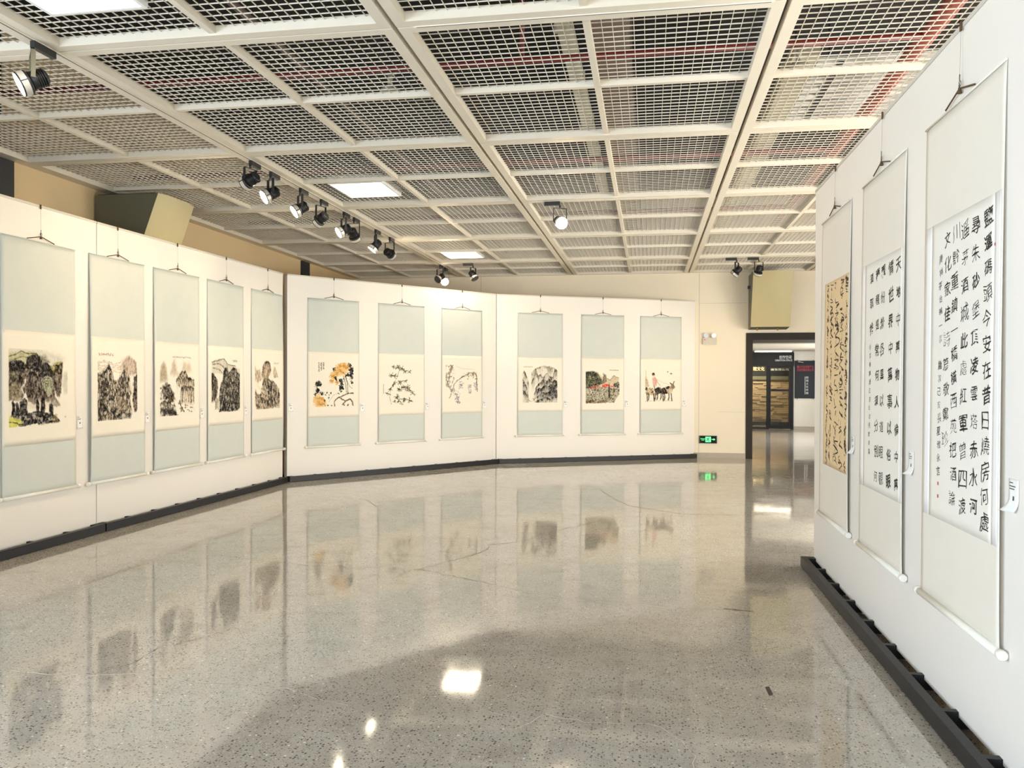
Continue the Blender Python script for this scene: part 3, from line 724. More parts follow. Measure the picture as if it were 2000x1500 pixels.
    def dots(s, n, box, r, col, a=0.8):
        x0, x1, y0, y1 = box
        for _ in range(n):
            x, y = s.rng.uniform(x0, x1), s.rng.uniform(y0, y1); rr = r * s.rng.uniform(0.5, 1.3)
            s.lay(sstep(rr * 1.3, rr * 0.6, np.hypot(s.u - x, s.v - y)) * a * s.rng.uniform(0.5, 1), col)
        return s
    def burst(s, x, y, r, n, col, w=0.006, a=0.8):
        for _ in range(n):
            t = s.rng.uniform(0, 6.28); q = r * s.rng.uniform(0.6, 1.1)
            s.line([(x, y), (x + q * math.cos(t), y + q * 0.8 * math.sin(t))], w, col, a, amp=0.003)
        return s
    def marks(s, box, n, col, vertical=True, a=0.8):
        x0, x1, y0, y1 = box
        for i in range(n):
            f = (i + 0.5) / n; x = (x0 + x1) / 2 if vertical else x0 + (x1 - x0) * f; y = y0 + (y1 - y0) * f if vertical else (y0 + y1) / 2
            h = (y1 - y0) / n * 0.4 if vertical else (y1 - y0) * 0.45; q = (x1 - x0) * 0.45 if vertical else (x1 - x0) / n * 0.4
            s.line([(x - q, y - h * s.rng.uniform(-1, 1)), (x + q, y + h * s.rng.uniform(-1, 1))], 0.007, col, a, amp=0.002)
            s.line([(x + q * s.rng.uniform(-0.6, 0.6), y - h), (x + q * s.rng.uniform(-0.6, 0.6), y + h)], 0.006, col, a, amp=0.002)
        return s
DK, MD_, LT = (34, 30, 28), (96, 86, 76), (168, 158, 142)
def art_cliffs():
    p = Ink(1)
    p.wash([(0, 0), (.5, .0), (.95, .1), (.85, .25), (.3, .3), (0, .3)], (188, 190, 172), .55, .06)
    p.wash([(0, .06), (.2, .03), (.4, .04), (.5, .1), (.3, .2), (0, .2)], (170, 168, 110), .5, .03); p.line([(0, .1), (.1, .08), (.2, .03), (.28, .06), (.45, .05), (.55, .12), (.68, .16)], .008, (90, 80, 60), .7)
    p.line([(.02, .15), (.15, .12), (.25, .09), (.33, .12)], .007, (90, 84, 50), .6); p.wash([(.5, .1), (.6, .08), (.7, .17), (.6, .2)], (130, 122, 108), .6, .03)
    body = [(0, .17), (.12, .155), (.23, .17), (.27, .2), (.3, .13), (.36, .09), (.46, .08), (.53, .12), (.56, .18), (.64, .18), (.7, .22), (.74, .22), (.8, .17), (.88, .16), (.91, .2), (.9, .35), (.88, .5), (.86, .63), (.8, .62), (.76, .5), (.76, .62), (.86, .74), (.8, .77), (.65, .7), (.5, .68), (.42, .72), (.33, .68), (.26, .55), (.2, .66), (0, .66)]
    p.wash(body, (112, 98, 86), .9, .012, .015, .25); p.rock(body, (62, 52, 46), .85, 22, 6, .45); p.rock(body, (160, 146, 126), .55, 26, 7, .55)
    for b in ([(0, .17), (.12, .155), (.24, .17), (.26, .28), (.2, .32), (.1, .3), (0, .3)], [(.27, .2), (.3, .12), (.4, .08), (.53, .11), (.56, .25), (.52, .3), (.4, .26), (.3, .28)], [(.5, .2), (.64, .18), (.7, .24), (.72, .36), (.6, .4), (.5, .36)]):
        p.wash(b, (30, 27, 27), .85, .015, .02, .35); p.rock(b, (86, 78, 70), .5, 20, 14, .55)
    p.wash([(.68, .24), (.8, .17), (.9, .17), (.88, .26), (.76, .34), (.7, .3)], (176, 162, 88), .75, .015); p.rock([(.68, .22), (.9, .16), (.9, .32), (.72, .4)], (54, 44, 34), .9, 24, 26, .5); p.rock([(.76, .34), (.9, .24), (.87, .6), (.8, .6)], (190, 180, 150), .6, 24, 6, .5)
    p.wash([(.52, .42), (.58, .37), (.68, .34), (.72, .38), (.72, .55), (.66, .62), (.56, .52)], (168, 168, 140), .9, .012)
    for k in (.0, .035, .07): p.line([(.55 + k, .55), (.53 + k, .44), (.58 + k * .6, .38 + k), (.67 - k * .5, .38 + k), (.70 - k, .5)], .006, (70, 70, 56), .7)
    p.wash([(.02, .48), (.08, .43), (.16, .42), (.22, .55), (.2, .64), (.05, .65), (0, .6)], (158, 146, 120), .9, .015); p.rock([(0, .42), (.2, .42), (.22, .65), (0, .65)], (92, 82, 66), .6, 20, 10, .52)
    p.wash([(.03, .3), (.13, .28), (.15, .38), (.04, .4)], (128, 124, 90), .8, .015)
    p.line([(.27, .40), (.25, .46), (.2, .5), (.24, .58), (.29, .66), (.31, .72)], .014, (232, 228, 216), .9); p.line([(.37, .26), (.36, .42)], .007, (215, 205, 190), .6); p.line([(.47, .3), (.46, .5)], .006, (205, 198, 184), .6)
    p.wash([(.93, .3), (1, .27), (1, .58), (.94, .6), (.9, .48)], (186, 186, 168), .6, .03); p.wash([(.05, .62), (.3, .68), (.5, .66), (.8, .66), (.86, .75), (.6, .78), (.3, .74)], (176, 166, 146), .5, .05)
    p.lay(sstep(.60, .72, p.v) * sstep(.95, .78, p.v) * .35, (236, 228, 210))
    for x, y0, y1, w in ((.07, .67, .86, .03), (.13, .68, .86, .03), (.2, .66, .86, .03), (.25, .63, .85, .04), (.47, .66, .86, .028), (.555, .62, .87, .036), (.7, .71, .88, .04)):
        p.wash([(x - w, y1), (x - w * .9, y0 + .02), (x, y0), (x + w * .9, y0 + .03), (x + w, y1)], DK, .95, .008, .014, .2)
    p.wash([(.03, .87), (.3, .84), (.5, .82), (.72, .85), (.8, .9), (.84, .975), (.5, .985), (.2, .995), (.1, .93)], (34, 30, 30), .95, .01, .02); p.rock([(.05, .85), (.8, .84), (.84, .98), (.1, .99)], (186, 178, 164), .85, 15, 20, .53)
    p.wash([(0, .86), (.08, .88), (.2, .92), (.22, .96), (.1, 1), (0, 1)], (206, 204, 92), .9, .012, .012); p.line([(0, .93), (.12, .95), (.22, .98)], .008, (60, 60, 30), .8)
    for q in ([(.0, .2), (.1, .15), (.2, .16), (.27, .22)], [(.28, .2), (.34, .1), (.44, .07), (.53, .12), (.57, .2)], [(.52, .22), (.62, .17), (.7, .23), (.74, .3)], [(.28, .4), (.34, .3), (.42, .3), (.5, .38), (.56, .48)], [(.0, .4), (.1, .34), (.2, .36), (.26, .46)], [(.72, .32), (.8, .22), (.88, .17), (.92, .24)], [(.36, .56), (.42, .48), (.5, .5), (.56, .58)]): p.ridge(q, (26, 22, 22), .75, .06, .02, 36, 14)
    p.wash([(.7, .87), (.8, .88), (.84, .97), (.74, .97)], (178, 150, 100), .5, .01); p.dots(1, (.955, .956, .905, .906), .012, (190, 100, 90), .8)
    return p
def art_pines():
    p = Ink(2)
    p.marks((.03, .4, .0, .045), 7, (170, 110, 70), False, .6)
    p.wash([(.62, .1), (.8, .03), (.95, .12), (1, .3), (.6, .35)], (196, 164, 134), .75, .03); p.rock([(.6, .1), (.8, .02), (1, .15), (1, .32), (.55, .34)], (150, 116, 88), .6, 16, 6, .5)
    for k in range(5): p.line([(0, .14 + k * .03), (.2, .11 + k * .035), (.4, .16 + k * .03), (.6, .13 + k * .04)], .008, (196, 158, 124), .55, .02)
    b = [(0, .3), (.1, .28), (.2, .26), (.28, .18), (.38, .3), (.42, .42), (.5, .44), (.56, .36), (.66, .24), (.76, .32), (.84, .46), (.86, .6), (.8, .7), (.86, .86), (.84, .97), (.4, .98), (0, 1)]
    p.wash(b, (142, 118, 94), .9, .02, .03); p.rock(b, (46, 38, 32), .92, 20, 12, .47, soft=.08); p.rock(b, (212, 190, 160), .75, 17, 11, .56)
    for x, y, r in ((.25, .3, .1), (.14, .42, .13), (.65, .34, .09), (.58, .46, .1), (.3, .6, .12), (.1, .62, .1), (.7, .6, .1), (.15, .88, .13), (.5, .9, .14), (.76, .9, .09)):
        p.wash([(x - r, y + r * .8), (x - r * .5, y - r * .4), (x, y - r), (x + r * .6, y - r * .2), (x + r, y + r * .8)], (44, 36, 30), .55, .03, .05, .7, 16)
    p.wash([(.46, .7), (.6, .66), (.78, .75), (.76, .88), (.6, .9), (.5, .82)], (182, 160, 124), .7, .03); p.rock([(.45, .68), (.8, .7), (.78, .9), (.5, .9)], (84, 70, 52), .7, 20, 16, .5)
    c = [(.92, .36), (1, .32), (1, .88), (.93, .9), (.88, .72)]; p.wash(c, (110, 88, 68), .9, .015); p.rock(c, (44, 36, 30), .85, 30, 6, .46)
    for q in ([(.0, .34), (.08, .3), (.16, .3), (.22, .24), (.28, .17), (.33, .26), (.4, .36)], [(.1, .5), (.2, .4), (.28, .38), (.36, .48), (.44, .58)], [(.48, .5), (.56, .38), (.62, .3), (.67, .23), (.72, .3), (.8, .42)], [(.45, .62), (.54, .52), (.62, .5), (.72, .56), (.82, .66)], [(.0, .72), (.1, .62), (.2, .6), (.32, .7), (.42, .8)], [(.0, .86), (.14, .8), (.3, .84), (.5, .88)], [(.42, .9), (.56, .84), (.7, .86), (.84, .92)]): p.ridge(q, (34, 28, 24), .6, .07, .03, 40, 22)
    p.rock(b, (222, 208, 182), .75, 20, 12, .53, soft=.1)
    p.line([(.82, .45), (.86, .6), (.84, .72), (.88, .88)], .022, (240, 222, 194), .8)
    return p
def art_pale_peak():
    p = Ink(3)
    p.marks((.36, .9, .0, .03), 14, (150, 130, 110), False, .45)
    for q, c in (([(0, .3), (.04, .16), (.1, .1), (.17, .18), (.22, .4), (0, .45)], (168, 146, 108)), ([(.3, .3), (.38, .08), (.42, .04), (.46, .14), (.5, .28), (.4, .34)], (198, 174, 138)), ([(.6, .26), (.68, .1), (.78, .14), (.85, .1), (.92, .24), (.75, .3)], (212, 188, 152))): p.wash(q, c, .75, .04, .02)
    b = [(.46, .4), (.52, .3), (.62, .24), (.74, .26), (.82, .34), (.92, .36), (1, .4), (.98, .62), (.98, .84), (.6, .8), (.62, .6)]
    p.wash(b, (224, 200, 162), .6, .03)
    for k in range(6):
        x = .52 + k * .06; p.line([(x - .06, .42 + k * .01), (x, .32 + abs(k - 2) * .02), (x + .06, .4), (x + .08, .56), (x + .05, .78)], .011, (78, 56, 34), .75, .02, .7)
    p.rock(b, (96, 74, 48), .7, 22, 7, .54)
    p.wash([(.1, .5), (.2, .46), (.3, .52), (.4, .62), (.42, .74), (.3, .78), (.1, .72)], (88, 72, 56), .75, .03, .04, .6, 14)
    for x, y, r in ((.2, .58, .08), (.26, .64, .07), (.17, .66, .07), (.32, .7, .08), (.28, .76, .06), (.27, .5, .04)): p.blob(x, y, r, r * .7, (34, 26, 22), .85, .04, 16)
    p.rock([(0, .5), (.2, .5), (.45, .7), (.45, .96), (0, .98)], (120, 92, 58), .7, 18, 16, .5); p.wash([(0, .86), (.2, .84), (.45, .9), (.5, .98), (.1, 1)], (50, 38, 30), .75, .03, .04, .6)
    p.rock([(.45, .74), (.7, .8), (1, .92), (.95, .96), (.6, .94)], (110, 80, 50), .75, 12, 16, .5); p.line([(.55, .76), (.6, .86), (.68, .94)], .014, (92, 62, 36), .8)
    for q in ([(.46, .44), (.54, .32), (.62, .25), (.72, .26), (.8, .34)], [(.62, .44), (.72, .34), (.82, .36), (.92, .37), (1, .42)], [(.56, .6), (.66, .5), (.78, .52), (.9, .5), (1, .56)], [(.02, .62), (.12, .52), (.24, .48), (.34, .58), (.42, .68)], [(.0, .8), (.14, .74), (.3, .78), (.46, .86)], [(.0, .92), (.16, .87), (.34, .9), (.48, .96)]): p.ridge(q, (48, 38, 28), .75, .06, .03, 34, 18)
    return p
def art_dark_tower():
    p = Ink(4)
    p.marks((.74, .9, .02, .06), 5, (110, 100, 84), False, .5)
    p.wash([(0, .08), (.2, .03), (.42, .0), (.55, .1), (.8, .14), (1, .2), (1, .3), (.5, .3), (0, .28)], (198, 186, 160), .6, .03)
    for q in ([(.02, .08), (.2, .05), (.42, .0), (.52, .08), (.56, .2)], [(.04, .12), (.25, .1), (.38, .14), (.48, .22)], [(.56, .1), (.7, .12), (.84, .14)], [(.05, .18), (.22, .2), (.36, .26)]): p.line(q, .012, (112, 100, 82), .7, .015)
    b = [(.28, .9), (.26, .66), (.3, .5), (.38, .42), (.4, .28), (.46, .18), (.54, .2), (.62, .26), (.7, .2), (.78, .17), (.88, .2), (.92, .27), (1, .3), (1, .92), (.9, .98), (.25, .98)]
    p.wash(b, (98, 86, 70), .92, .015, .025); p.rock(b, (40, 34, 28), .9, 22, 12, .46, soft=.08); p.rock(b, (168, 154, 126), .65, 20, 14, .57)
    c = [(0, .26), (.06, .28), (.12, .35), (.2, .4), (.22, .55), (.18, .66), (.12, .76), (0, .8)]; p.wash(c, (104, 86, 66), .9, .02); p.rock(c, (44, 34, 28), .85, 26, 6, .46)
    p.wash([(.14, .28), (.3, .3), (.36, .42), (.26, .52), (.22, .44)], (232, 226, 208), .7, .04)
    p.rock([(0, .7), (.25, .6), (.28, .95), (.1, .95)], (130, 110, 84), .7, 24, 6, .5); p.wash([(.28, .8), (.6, .78), (.9, .84), (.88, .985), (.26, .985)], (38, 32, 26), .6, .02, .04, .7, 18)
    for q in ([(.38, .36), (.44, .24), (.5, .17), (.56, .24), (.62, .32)], [(.6, .3), (.68, .22), (.76, .16), (.84, .2), (.92, .28), (1, .34)], [(.3, .56), (.4, .44), (.5, .42), (.6, .5), (.7, .44), (.85, .46), (1, .5)], [(.26, .74), (.36, .64), (.5, .62), (.66, .68), (.82, .62), (1, .68)], [(.26, .88), (.4, .8), (.6, .78), (.8, .84), (1, .84)]): p.ridge(q, (30, 26, 22), .6, .07, .03, 40, 22)
    p.rock(b, (206, 196, 172), .65, 22, 13, .55, soft=.1)
    return p
def art_brown_peak():
    p = Ink(5)
    p.marks((.75, .95, .03, .07), 4, (170, 130, 90), False, .5)
    a = [(.26, .3), (.3, .12), (.4, .03), (.52, .0), (.6, .06), (.64, .2), (.58, .3), (.48, .38), (.3, .4)]
    p.wash(a, (196, 158, 110), .85, .02); p.rock(a, (122, 84, 50), .85, 26, 6, .46)
    for q in ([(0, .12), (.06, .2), (.2, .2), (.26, .4), (.1, .45), (0, .4)], [(.72, .24), (.78, .12), (.84, .14), (.9, .28), (.94, .36), (.76, .36)]): p.wash(q, (204, 172, 128), .7, .03); p.rock(q, (142, 106, 70), .6, 26, 8, .5)
    b = [(.2, .7), (.28, .5), (.34, .38), (.5, .36), (.6, .42), (.74, .44), (.86, .5), (.96, .6), (1, .72), (1, .98), (.1, 1), (0, .9), (0, .6), (.1, .68)]
    p.wash(b, (172, 138, 96), .85, .025, .03); p.rock(b, (74, 54, 36), .9, 22, 14, .47); p.rock(b, (224, 198, 154), .7, 18, 10, .56)
    p.wash([(.45, .5), (.6, .44), (.76, .5), (.7, .7), (.75, .95), (.5, .98), (.45, .75)], (48, 38, 30), .65, .03, .05, .7, 16)
    p.line([(.05, .42), (.14, .55), (.26, .62), (.4, .66)], .03, (240, 220, 186), .8)
    for q in ([(.26, .3), (.32, .12), (.42, .03), (.52, .0), (.6, .08), (.66, .24)], [(.3, .5), (.4, .38), (.52, .38), (.62, .44), (.74, .46), (.88, .54)], [(.36, .66), (.48, .54), (.6, .52), (.72, .6), (.86, .66), (1, .72)], [(.0, .72), (.1, .76), (.2, .74), (.34, .78), (.44, .88)], [(.4, .84), (.54, .74), (.68, .74), (.82, .82), (1, .84)]): p.ridge(q, (52, 42, 34), .7, .07, .03, 40, 20)
    p.rock(b, (228, 210, 178), .7, 18, 11, .54, soft=.1)
    return p
def art_peony():
    p = Ink(6)
    for i in range(3): p.marks((.13 + i * .055, .16 + i * .055, .0, .22 - i * .03), 6, (90, 80, 66), True, .6)
    O1, O2 = (214, 158, 84), (232, 190, 122)
    for x, y, r in ((.66, .1, .1), (.76, .07, .1), (.84, .12, .08), (.6, .2, .09), (.7, .2, .11), (.54, .26, .09), (.46, .32, .07), (.44, .42, .06), (.5, .3, .08), (.58, .44, .05), (.1, .82, .1), (.2, .84, .09), (.14, .92, .12), (.26, .94, .07)):
        p.blob(x, y, r, r, O2, .85, .05, 14); p.burst(x, y, r * .9, 9, (172, 112, 48), .007, .55); p.blob(x + .01, y + .01, r * .5, r * .5, O1, .6, .05, 16)
    for x, y, rx, ry in ((.9, .05, .04, .045), (.95, .2, .06, .1), (.86, .28, .06, .05), (.95, .34, .05, .06), (.52, .18, .05, .04), (.56, .37, .03, .04), (.68, .4, .06, .05), (.7, .5, .04, .07), (.7, .58, .06, .05), (.66, .56, .03, .05), (.14, .5, .08, .065), (.12, .65, .06, .07), (.2, .7, .05, .04), (.05, .72, .03, .04), (.95, .46, .02, .04)): p.blob(x, y, rx, ry, (28, 26, 24), .93, .04, 14)
    p.line([(.8, .3), (.84, .45), (.85, .6), (.86, .7)], .008, (70, 66, 44), .85); p.line([(.74, .3), (.8, .5), (.82, .68)], .007, (80, 76, 54), .8); p.line([(.78, .34), (.9, .55), (.97, .6)], .006, (110, 104, 84), .7)
    p.line([(1, .7), (.86, .71), (.74, .76), (.62, .8), (.52, .88), (.52, 1)], .012, (92, 70, 44), .95, .012); p.line([(.68, .82), (.8, .88), (.9, .84), (.97, .9), (.98, .97)], .014, (92, 70, 44), .95, .012); p.line([(.8, .88), (.72, .96)], .012, (92, 70, 44), .9)
    for x, y in ((.34, .68), (.4, .74), (.3, .74), (.44, .7), (.38, .8), (.62, .7), (.68, .66), (.28, .86), (.36, .97), (.46, .98), (.75, .97), (.86, .97)): p.blob(x, y, .022, .02, (56, 50, 36), .8, .02)
    p.line([(.38, .9), (.5, .74), (.62, .7)], .004, (150, 140, 120), .6)
    return p
def art_bamboo():
    p = Ink(7)
    p.marks((.0, .03, .5, .72), 8, (130, 116, 90), True, .45)
    for q in ([(.25, .98), (.2, .82), (.22, .62), (.34, .46), (.44, .28), (.5, .1)], [(.34, .46), (.5, .44), (.7, .4)], [(.24, .6), (.1, .72)], [(.6, .62), (.8, .68), (.95, .76)], [(.44, .3), (.3, .3)], [(.44, .86), (.6, .84), (.86, .92)]): p.line(q, .007, (134, 122, 92), .75)
    for x, y, r, n in ((.32, .08, .06, 8), (.44, .1, .09, 12), (.56, .12, .09, 12), (.66, .18, .08, 9), (.78, .2, .07, 6), (.24, .28, .09, 12), (.34, .3, .09, 9), (.3, .5, .08, 12), (.5, .46, .08, 12), (.66, .42, .07, 8), (.22, .6, .07, 7), (.5, .62, .09, 12), (.62, .58, .08, 12), (.72, .58, .1, 12), (.78, .64, .07, 9), (.9, .72, .09, 8), (.15, .72, .08, 7), (.42, .8, .1, 12), (.46, .9, .08, 9), (.62, .86, .09, 12), (.8, .9, .1, 9), (.34, .92, .05, 5)): p.burst(x, y, r, n, (72, 68, 44), .0075, .7)
    p.blob(.72, .62, .07, .06, (150, 128, 124), .5, .04); p.blob(.62, .84, .04, .03, (70, 66, 76), .6, .03); p.blob(.55, .97, .05, .04, (150, 140, 112), .5, .03)
    return p
def art_wisteria():
    p = Ink(8)
    B = (112, 90, 64)
    p.line([(.14, .0), (.2, .08), (.1, .2), (.12, .34), (.05, .46), (.1, .58), (.18, .68), (.12, .84)], .018, B, .8, .03, .6); p.line([(.02, .2), (.0, .36), (.08, .5)], .015, B, .7, .03); p.line([(.34, .42), (.46, .34), (.58, .28), (.74, .22), (.9, .2), (.97, .3), (.98, .5), (.98, .68)], .013, B, .85, .02); p.line([(.34, .42), (.24, .52), (.24, .62)], .01, B, .7); p.line([(.3, .04), (.5, .1), (.9, .12)], .004, (180, 164, 140), .6)
    p.rock([(0, .02), (.26, .0), (.28, .3), (.16, .6), (0, .55)], (130, 112, 96), .6, 16, 12, .5); p.rock([(.5, .24), (.95, .16), (1, .4), (.9, .36), (.6, .36)], (120, 104, 70), .7, 20, 18, .53)
    for x, y, r in ((.5, .48, .07), (.46, .56, .06), (.92, .5, .06), (.95, .6, .05), (.74, .56, .05), (.76, .68, .05), (.3, .74, .08), (.38, .82, .09), (.34, .9, .06), (.4, .96, .04), (.24, .64, .05)):
        p.dots(14, (x - r, x + r, y - r, y + r), .018, (150, 132, 148), .55); p.dots(5, (x - r, x + r, y - r, y + r), .012, (108, 92, 96), .6)
    for x, y in ((.2, .06), (.14, .3), (.7, .22), (.86, .22), (.55, .3), (.97, .36)): p.burst(x, y, .05, 6, (110, 100, 64), .008, .6)
    return p
def art_waterfall():
    p = Ink(9)
    p.marks((.04, .3, .02, .045), 9, (150, 130, 100), False, .4)
    p.ridge([(.25, .2), (.36, .08), (.5, .03), (.62, .0), (.8, .03), (.92, .08), (1, .14)], (140, 130, 108), .75, .16)
    p.ridge([(0, .26), (.05, .13), (.1, .2), (.15, .34), (.2, .5)], (92, 86, 72), .85, .12); p.ridge([(.24, .48), (.3, .34), (.36, .2), (.4, .14), (.45, .26), (.52, .22), (.58, .32), (.64, .44)], (74, 68, 58), .85, .11)
    p.ridge([(.55, .4), (.62, .26), (.7, .2), (.77, .28), (.85, .3), (.91, .13), (.96, .1), (1, .16)], (88, 80, 66), .8, .12); p.ridge([(.36, .62), (.44, .5), (.52, .46), (.6, .37), (.68, .42), (.76, .35), (.84, .44), (.92, .38), (1, .42)], (52, 46, 40), .9, .1)
    p.ridge([(.32, .8), (.38, .68), (.46, .6), (.54, .62), (.62, .54), (.7, .58), (.8, .5), (.9, .54), (1, .5)], (40, 36, 34), .92, .11); p.ridge([(.4, .88), (.5, .78), (.6, .72), (.7, .74), (.8, .66), (.9, .68), (1, .64)], (38, 35, 34), .92, .1)
    p.wash([(.74, .62), (.84, .54), (1, .5), (1, .88), (.78, .86)], (48, 46, 50), .6, .03, .04, .6, 14); p.ridge([(.36, .98), (.5, .9), (.66, .86), (.8, .88), (1, .84)], (50, 44, 38), .85, .08)
    p.ridge([(0, .36), (.05, .42), (.1, .52), (.14, .62), (.18, .8)], (46, 42, 36), .9, .16); p.ridge([(0, .66), (.08, .7), (.15, .8), (.2, .92)], (70, 62, 52), .85, .1)
    p.wash([(.17, .42), (.27, .5), (.31, .72), (.4, .86), (.46, .9), (.34, .95), (.18, .9), (.22, .7)], (238, 230, 210), .75, .03); p.rock([(.1, .88), (.5, .86), (.5, .97), (.1, .98)], (130, 118, 92), .6, 10, 24, .52)
    return p
def art_village():
    p = Ink(10)
    p.marks((.7, .98, .0, .03), 9, (120, 106, 84), False, .5)
    p.wash([(0, .2), (.2, .15), (.36, .1), (.5, .2), (.7, .3), (.8, .18), (1, .24), (1, .5), (0, .55)], (198, 178, 142), .7, .03); p.wash([(.5, .26), (.52, .1), (.6, .16), (.62, .36), (.5, .42)], (92, 80, 64), .7, .02); p.line([(.62, .26), (.72, .32), (.84, .18), (.96, .24)], .012, (150, 128, 96), .7)
    a = [(0, .08), (.12, .06), (.26, .06), (.36, .14), (.46, .26), (.5, .4), (.36, .5), (.2, .54), (0, .54)]
    p.wash(a, (86, 88, 66), .9, .02, .03); p.rock(a, (34, 32, 28), .85, 22, 20, .48); p.rock(a, (176, 172, 138), .6, 24, 22, .58); p.wash([(0, .06), (.2, .05), (.34, .1), (.2, .18), (0, .2)], (34, 32, 30), .6, .03, .04, .7)
    g = [(0, .56), (.3, .54), (.5, .5), (.7, .52), (1, .56), (1, .68), (.94, .8), (.84, .98), (.5, .96), (0, .99)]
    p.wash(g, (164, 158, 134), .85, .015, .02); p.rock(g, (70, 64, 54), .8, 26, 24, .5); p.rock(g, (218, 206, 178), .6, 22, 20, .57)
    p.wash([(.12, .52), (.26, .48), (.4, .5), (.4, .54), (.14, .56)], (206, 104, 84), .8, .012, .012); p.wash([(.48, .46), (.58, .42), (.68, .44), (.7, .5), (.5, .52)], (222, 78, 62), .92, .01, .01); p.wash([(.72, .48), (.84, .47), (.84, .52), (.72, .52)], (216, 96, 76), .8, .012)
    for x, y0, y1, w in ((.69, .4, .84, .026), (.84, .52, .66, .03), (.28, .44, .64, .016)): p.wash([(x - w, y1), (x - w * .6, y0 + .1), (x, y0), (x + w * .6, y0 + .1), (x + w, y1)], (32, 30, 28), .9, .01, .014)
    p.wash([(.8, .44), (.9, .4), (1, .38), (1, .56), (.86, .54)], (50, 46, 40), .8, .02, .03, .5); p.wash([(0, .9), (.14, .9), (.3, .95), (.5, .92), (.6, .96), (.5, 1), (0, 1)], (96, 66, 44), .6, .02, .03, .6)
    return p
def art_goats():
    p = Ink(11)
    p.wash([(0, .2), (.06, .26), (.14, .5), (.05, .6), (0, .5)], (168, 146, 104), .55, .03); p.line([(.02, .0), (.04, .3), (.1, .5)], .006, (140, 124, 92), .6); p.line([(.4, .3), (.6, .4), (.8, .46), (.95, .46)], .008, (206, 180, 140), .6)
    p.blob(.74, .06, .025, .03, (120, 110, 100), .7, .02); p.blob(.86, .12, .03, .025, (90, 82, 72), .7, .02)
    p.blob(.27, .13, .045, .055, (40, 34, 30), .9, .015); p.blob(.29, .18, .028, .03, (222, 176, 140), .9, .01); p.wash([(.24, .24), (.33, .22), (.4, .32), (.37, .5), (.26, .5), (.24, .38)], (214, 150, 140), .85, .015, .015); p.line([(.34, .26), (.42, .4), (.5, .5)], .012, (190, 150, 120), .8); p.line([(.3, .5), (.32, .6)], .02, (130, 120, 110), .8)
    for q, c in (([(.03, .6), (.12, .56), (.28, .58), (.32, .7), (.28, .78), (.08, .78), (.03, .72)], (206, 184, 150)), ([(.3, .62), (.4, .54), (.52, .56), (.54, .72), (.36, .78)], (56, 48, 42)), ([(.5, .6), (.62, .54), (.74, .58), (.76, .74), (.54, .76)], (72, 62, 52)), ([(.66, .54), (.84, .52), (.92, .58), (.88, .72), (.76, .74)], (206, 186, 154))): p.wash(q, c, .92, .012, .015); p.rock(q, (40, 34, 30), .6, 20, 16, .54)
    p.wash([(.66, .52), (.78, .5), (.84, .56), (.72, .6)], (40, 34, 30), .9, .01); p.wash([(.84, .5), (.88, .42), (.96, .46), (1, .54), (.94, .6), (.86, .58)], (140, 112, 84), .95, .01); p.line([(.86, .44), (.82, .4)], .014, (40, 34, 30), .9); p.line([(.93, .44), (.96, .36)], .012, (40, 34, 30), .9); p.blob(.04, .6, .045, .05, (70, 56, 48), .9, .02)
    for x, h in ((.06, .98), (.12, .94), (.28, .97), (.33, .95), (.4, .92), (.52, .92), (.58, .97), (.64, .95), (.78, .94), (.86, .96)): p.line([(x, .74), (x + .01, .84), (x - .01 + .03 * (h > .95), h)], .017, (66, 54, 44), .9, .008)
    p.line([(0, .98), (.3, .96), (.9, .97)], .008, (190, 168, 132), .5)
    return p
ARTS = [art_cliffs, art_pines, art_pale_peak, art_dark_tower, art_brown_peak, art_peony, art_bamboo, art_wisteria, art_waterfall, art_village, art_goats]
ART_GREY = {'art_pines': 0.35, 'art_pale_peak': 0.3, 'art_dark_tower': 0.4, 'art_brown_peak': 0.45}
def art_material():
    m = bpy.data.materials.new('ink_painting'); m.use_nodes = True; nt = m.node_tree; b = nt.nodes['Principled BSDF']
    at = nt.nodes.new('ShaderNodeAttribute'); at.attribute_name = 'ink'; nt.links.new(at.outputs['Color'], b.inputs['Base Color'])
    b.inputs['Roughness'].default_value = 0.85; b.inputs['Specular IOR Level'].default_value = 0.2
    return m
M_ART = art_material()

# ------------------------------------------------------------------ hanging scrolls
def sheet(name, S, u0, u1, z0, z1, nu, nz, th, m, parent, off=0.0):
    mb = MB(); us = np.linspace(u0, u1, nu + 1); zs = np.linspace(z0, z1, nz + 1); k = (nu + 1) * (nz + 1)
    for o in (off, off - th):
        for z in zs:
            for u in us: mb.v.append(tuple(S(u, z, o)))
    I = lambda i, j: j * (nu + 1) + i
    for j in range(nz):
        for i in range(nu):
            mb.f.append((I(i, j), I(i + 1, j), I(i + 1, j + 1), I(i, j + 1))); mb.f.append((k + I(i, j), k + I(i, j + 1), k + I(i + 1, j + 1), k + I(i + 1, j)))
    for j in range(nz): mb.f.append((I(0, j), I(0, j + 1), k + I(0, j + 1), k + I(0, j))); mb.f.append((I(nu, j), k + I(nu, j), k + I(nu, j + 1), I(nu, j + 1)))
    for i in range(nu): mb.f.append((I(i, 0), k + I(i, 0), k + I(i + 1, 0), I(i + 1, 0))); mb.f.append((I(i, nz), I(i + 1, nz), k + I(i + 1, nz), k + I(i, nz)))
    return mb.build(name, m, parent, True)
Z0, Z1 = 0.505, 2.80
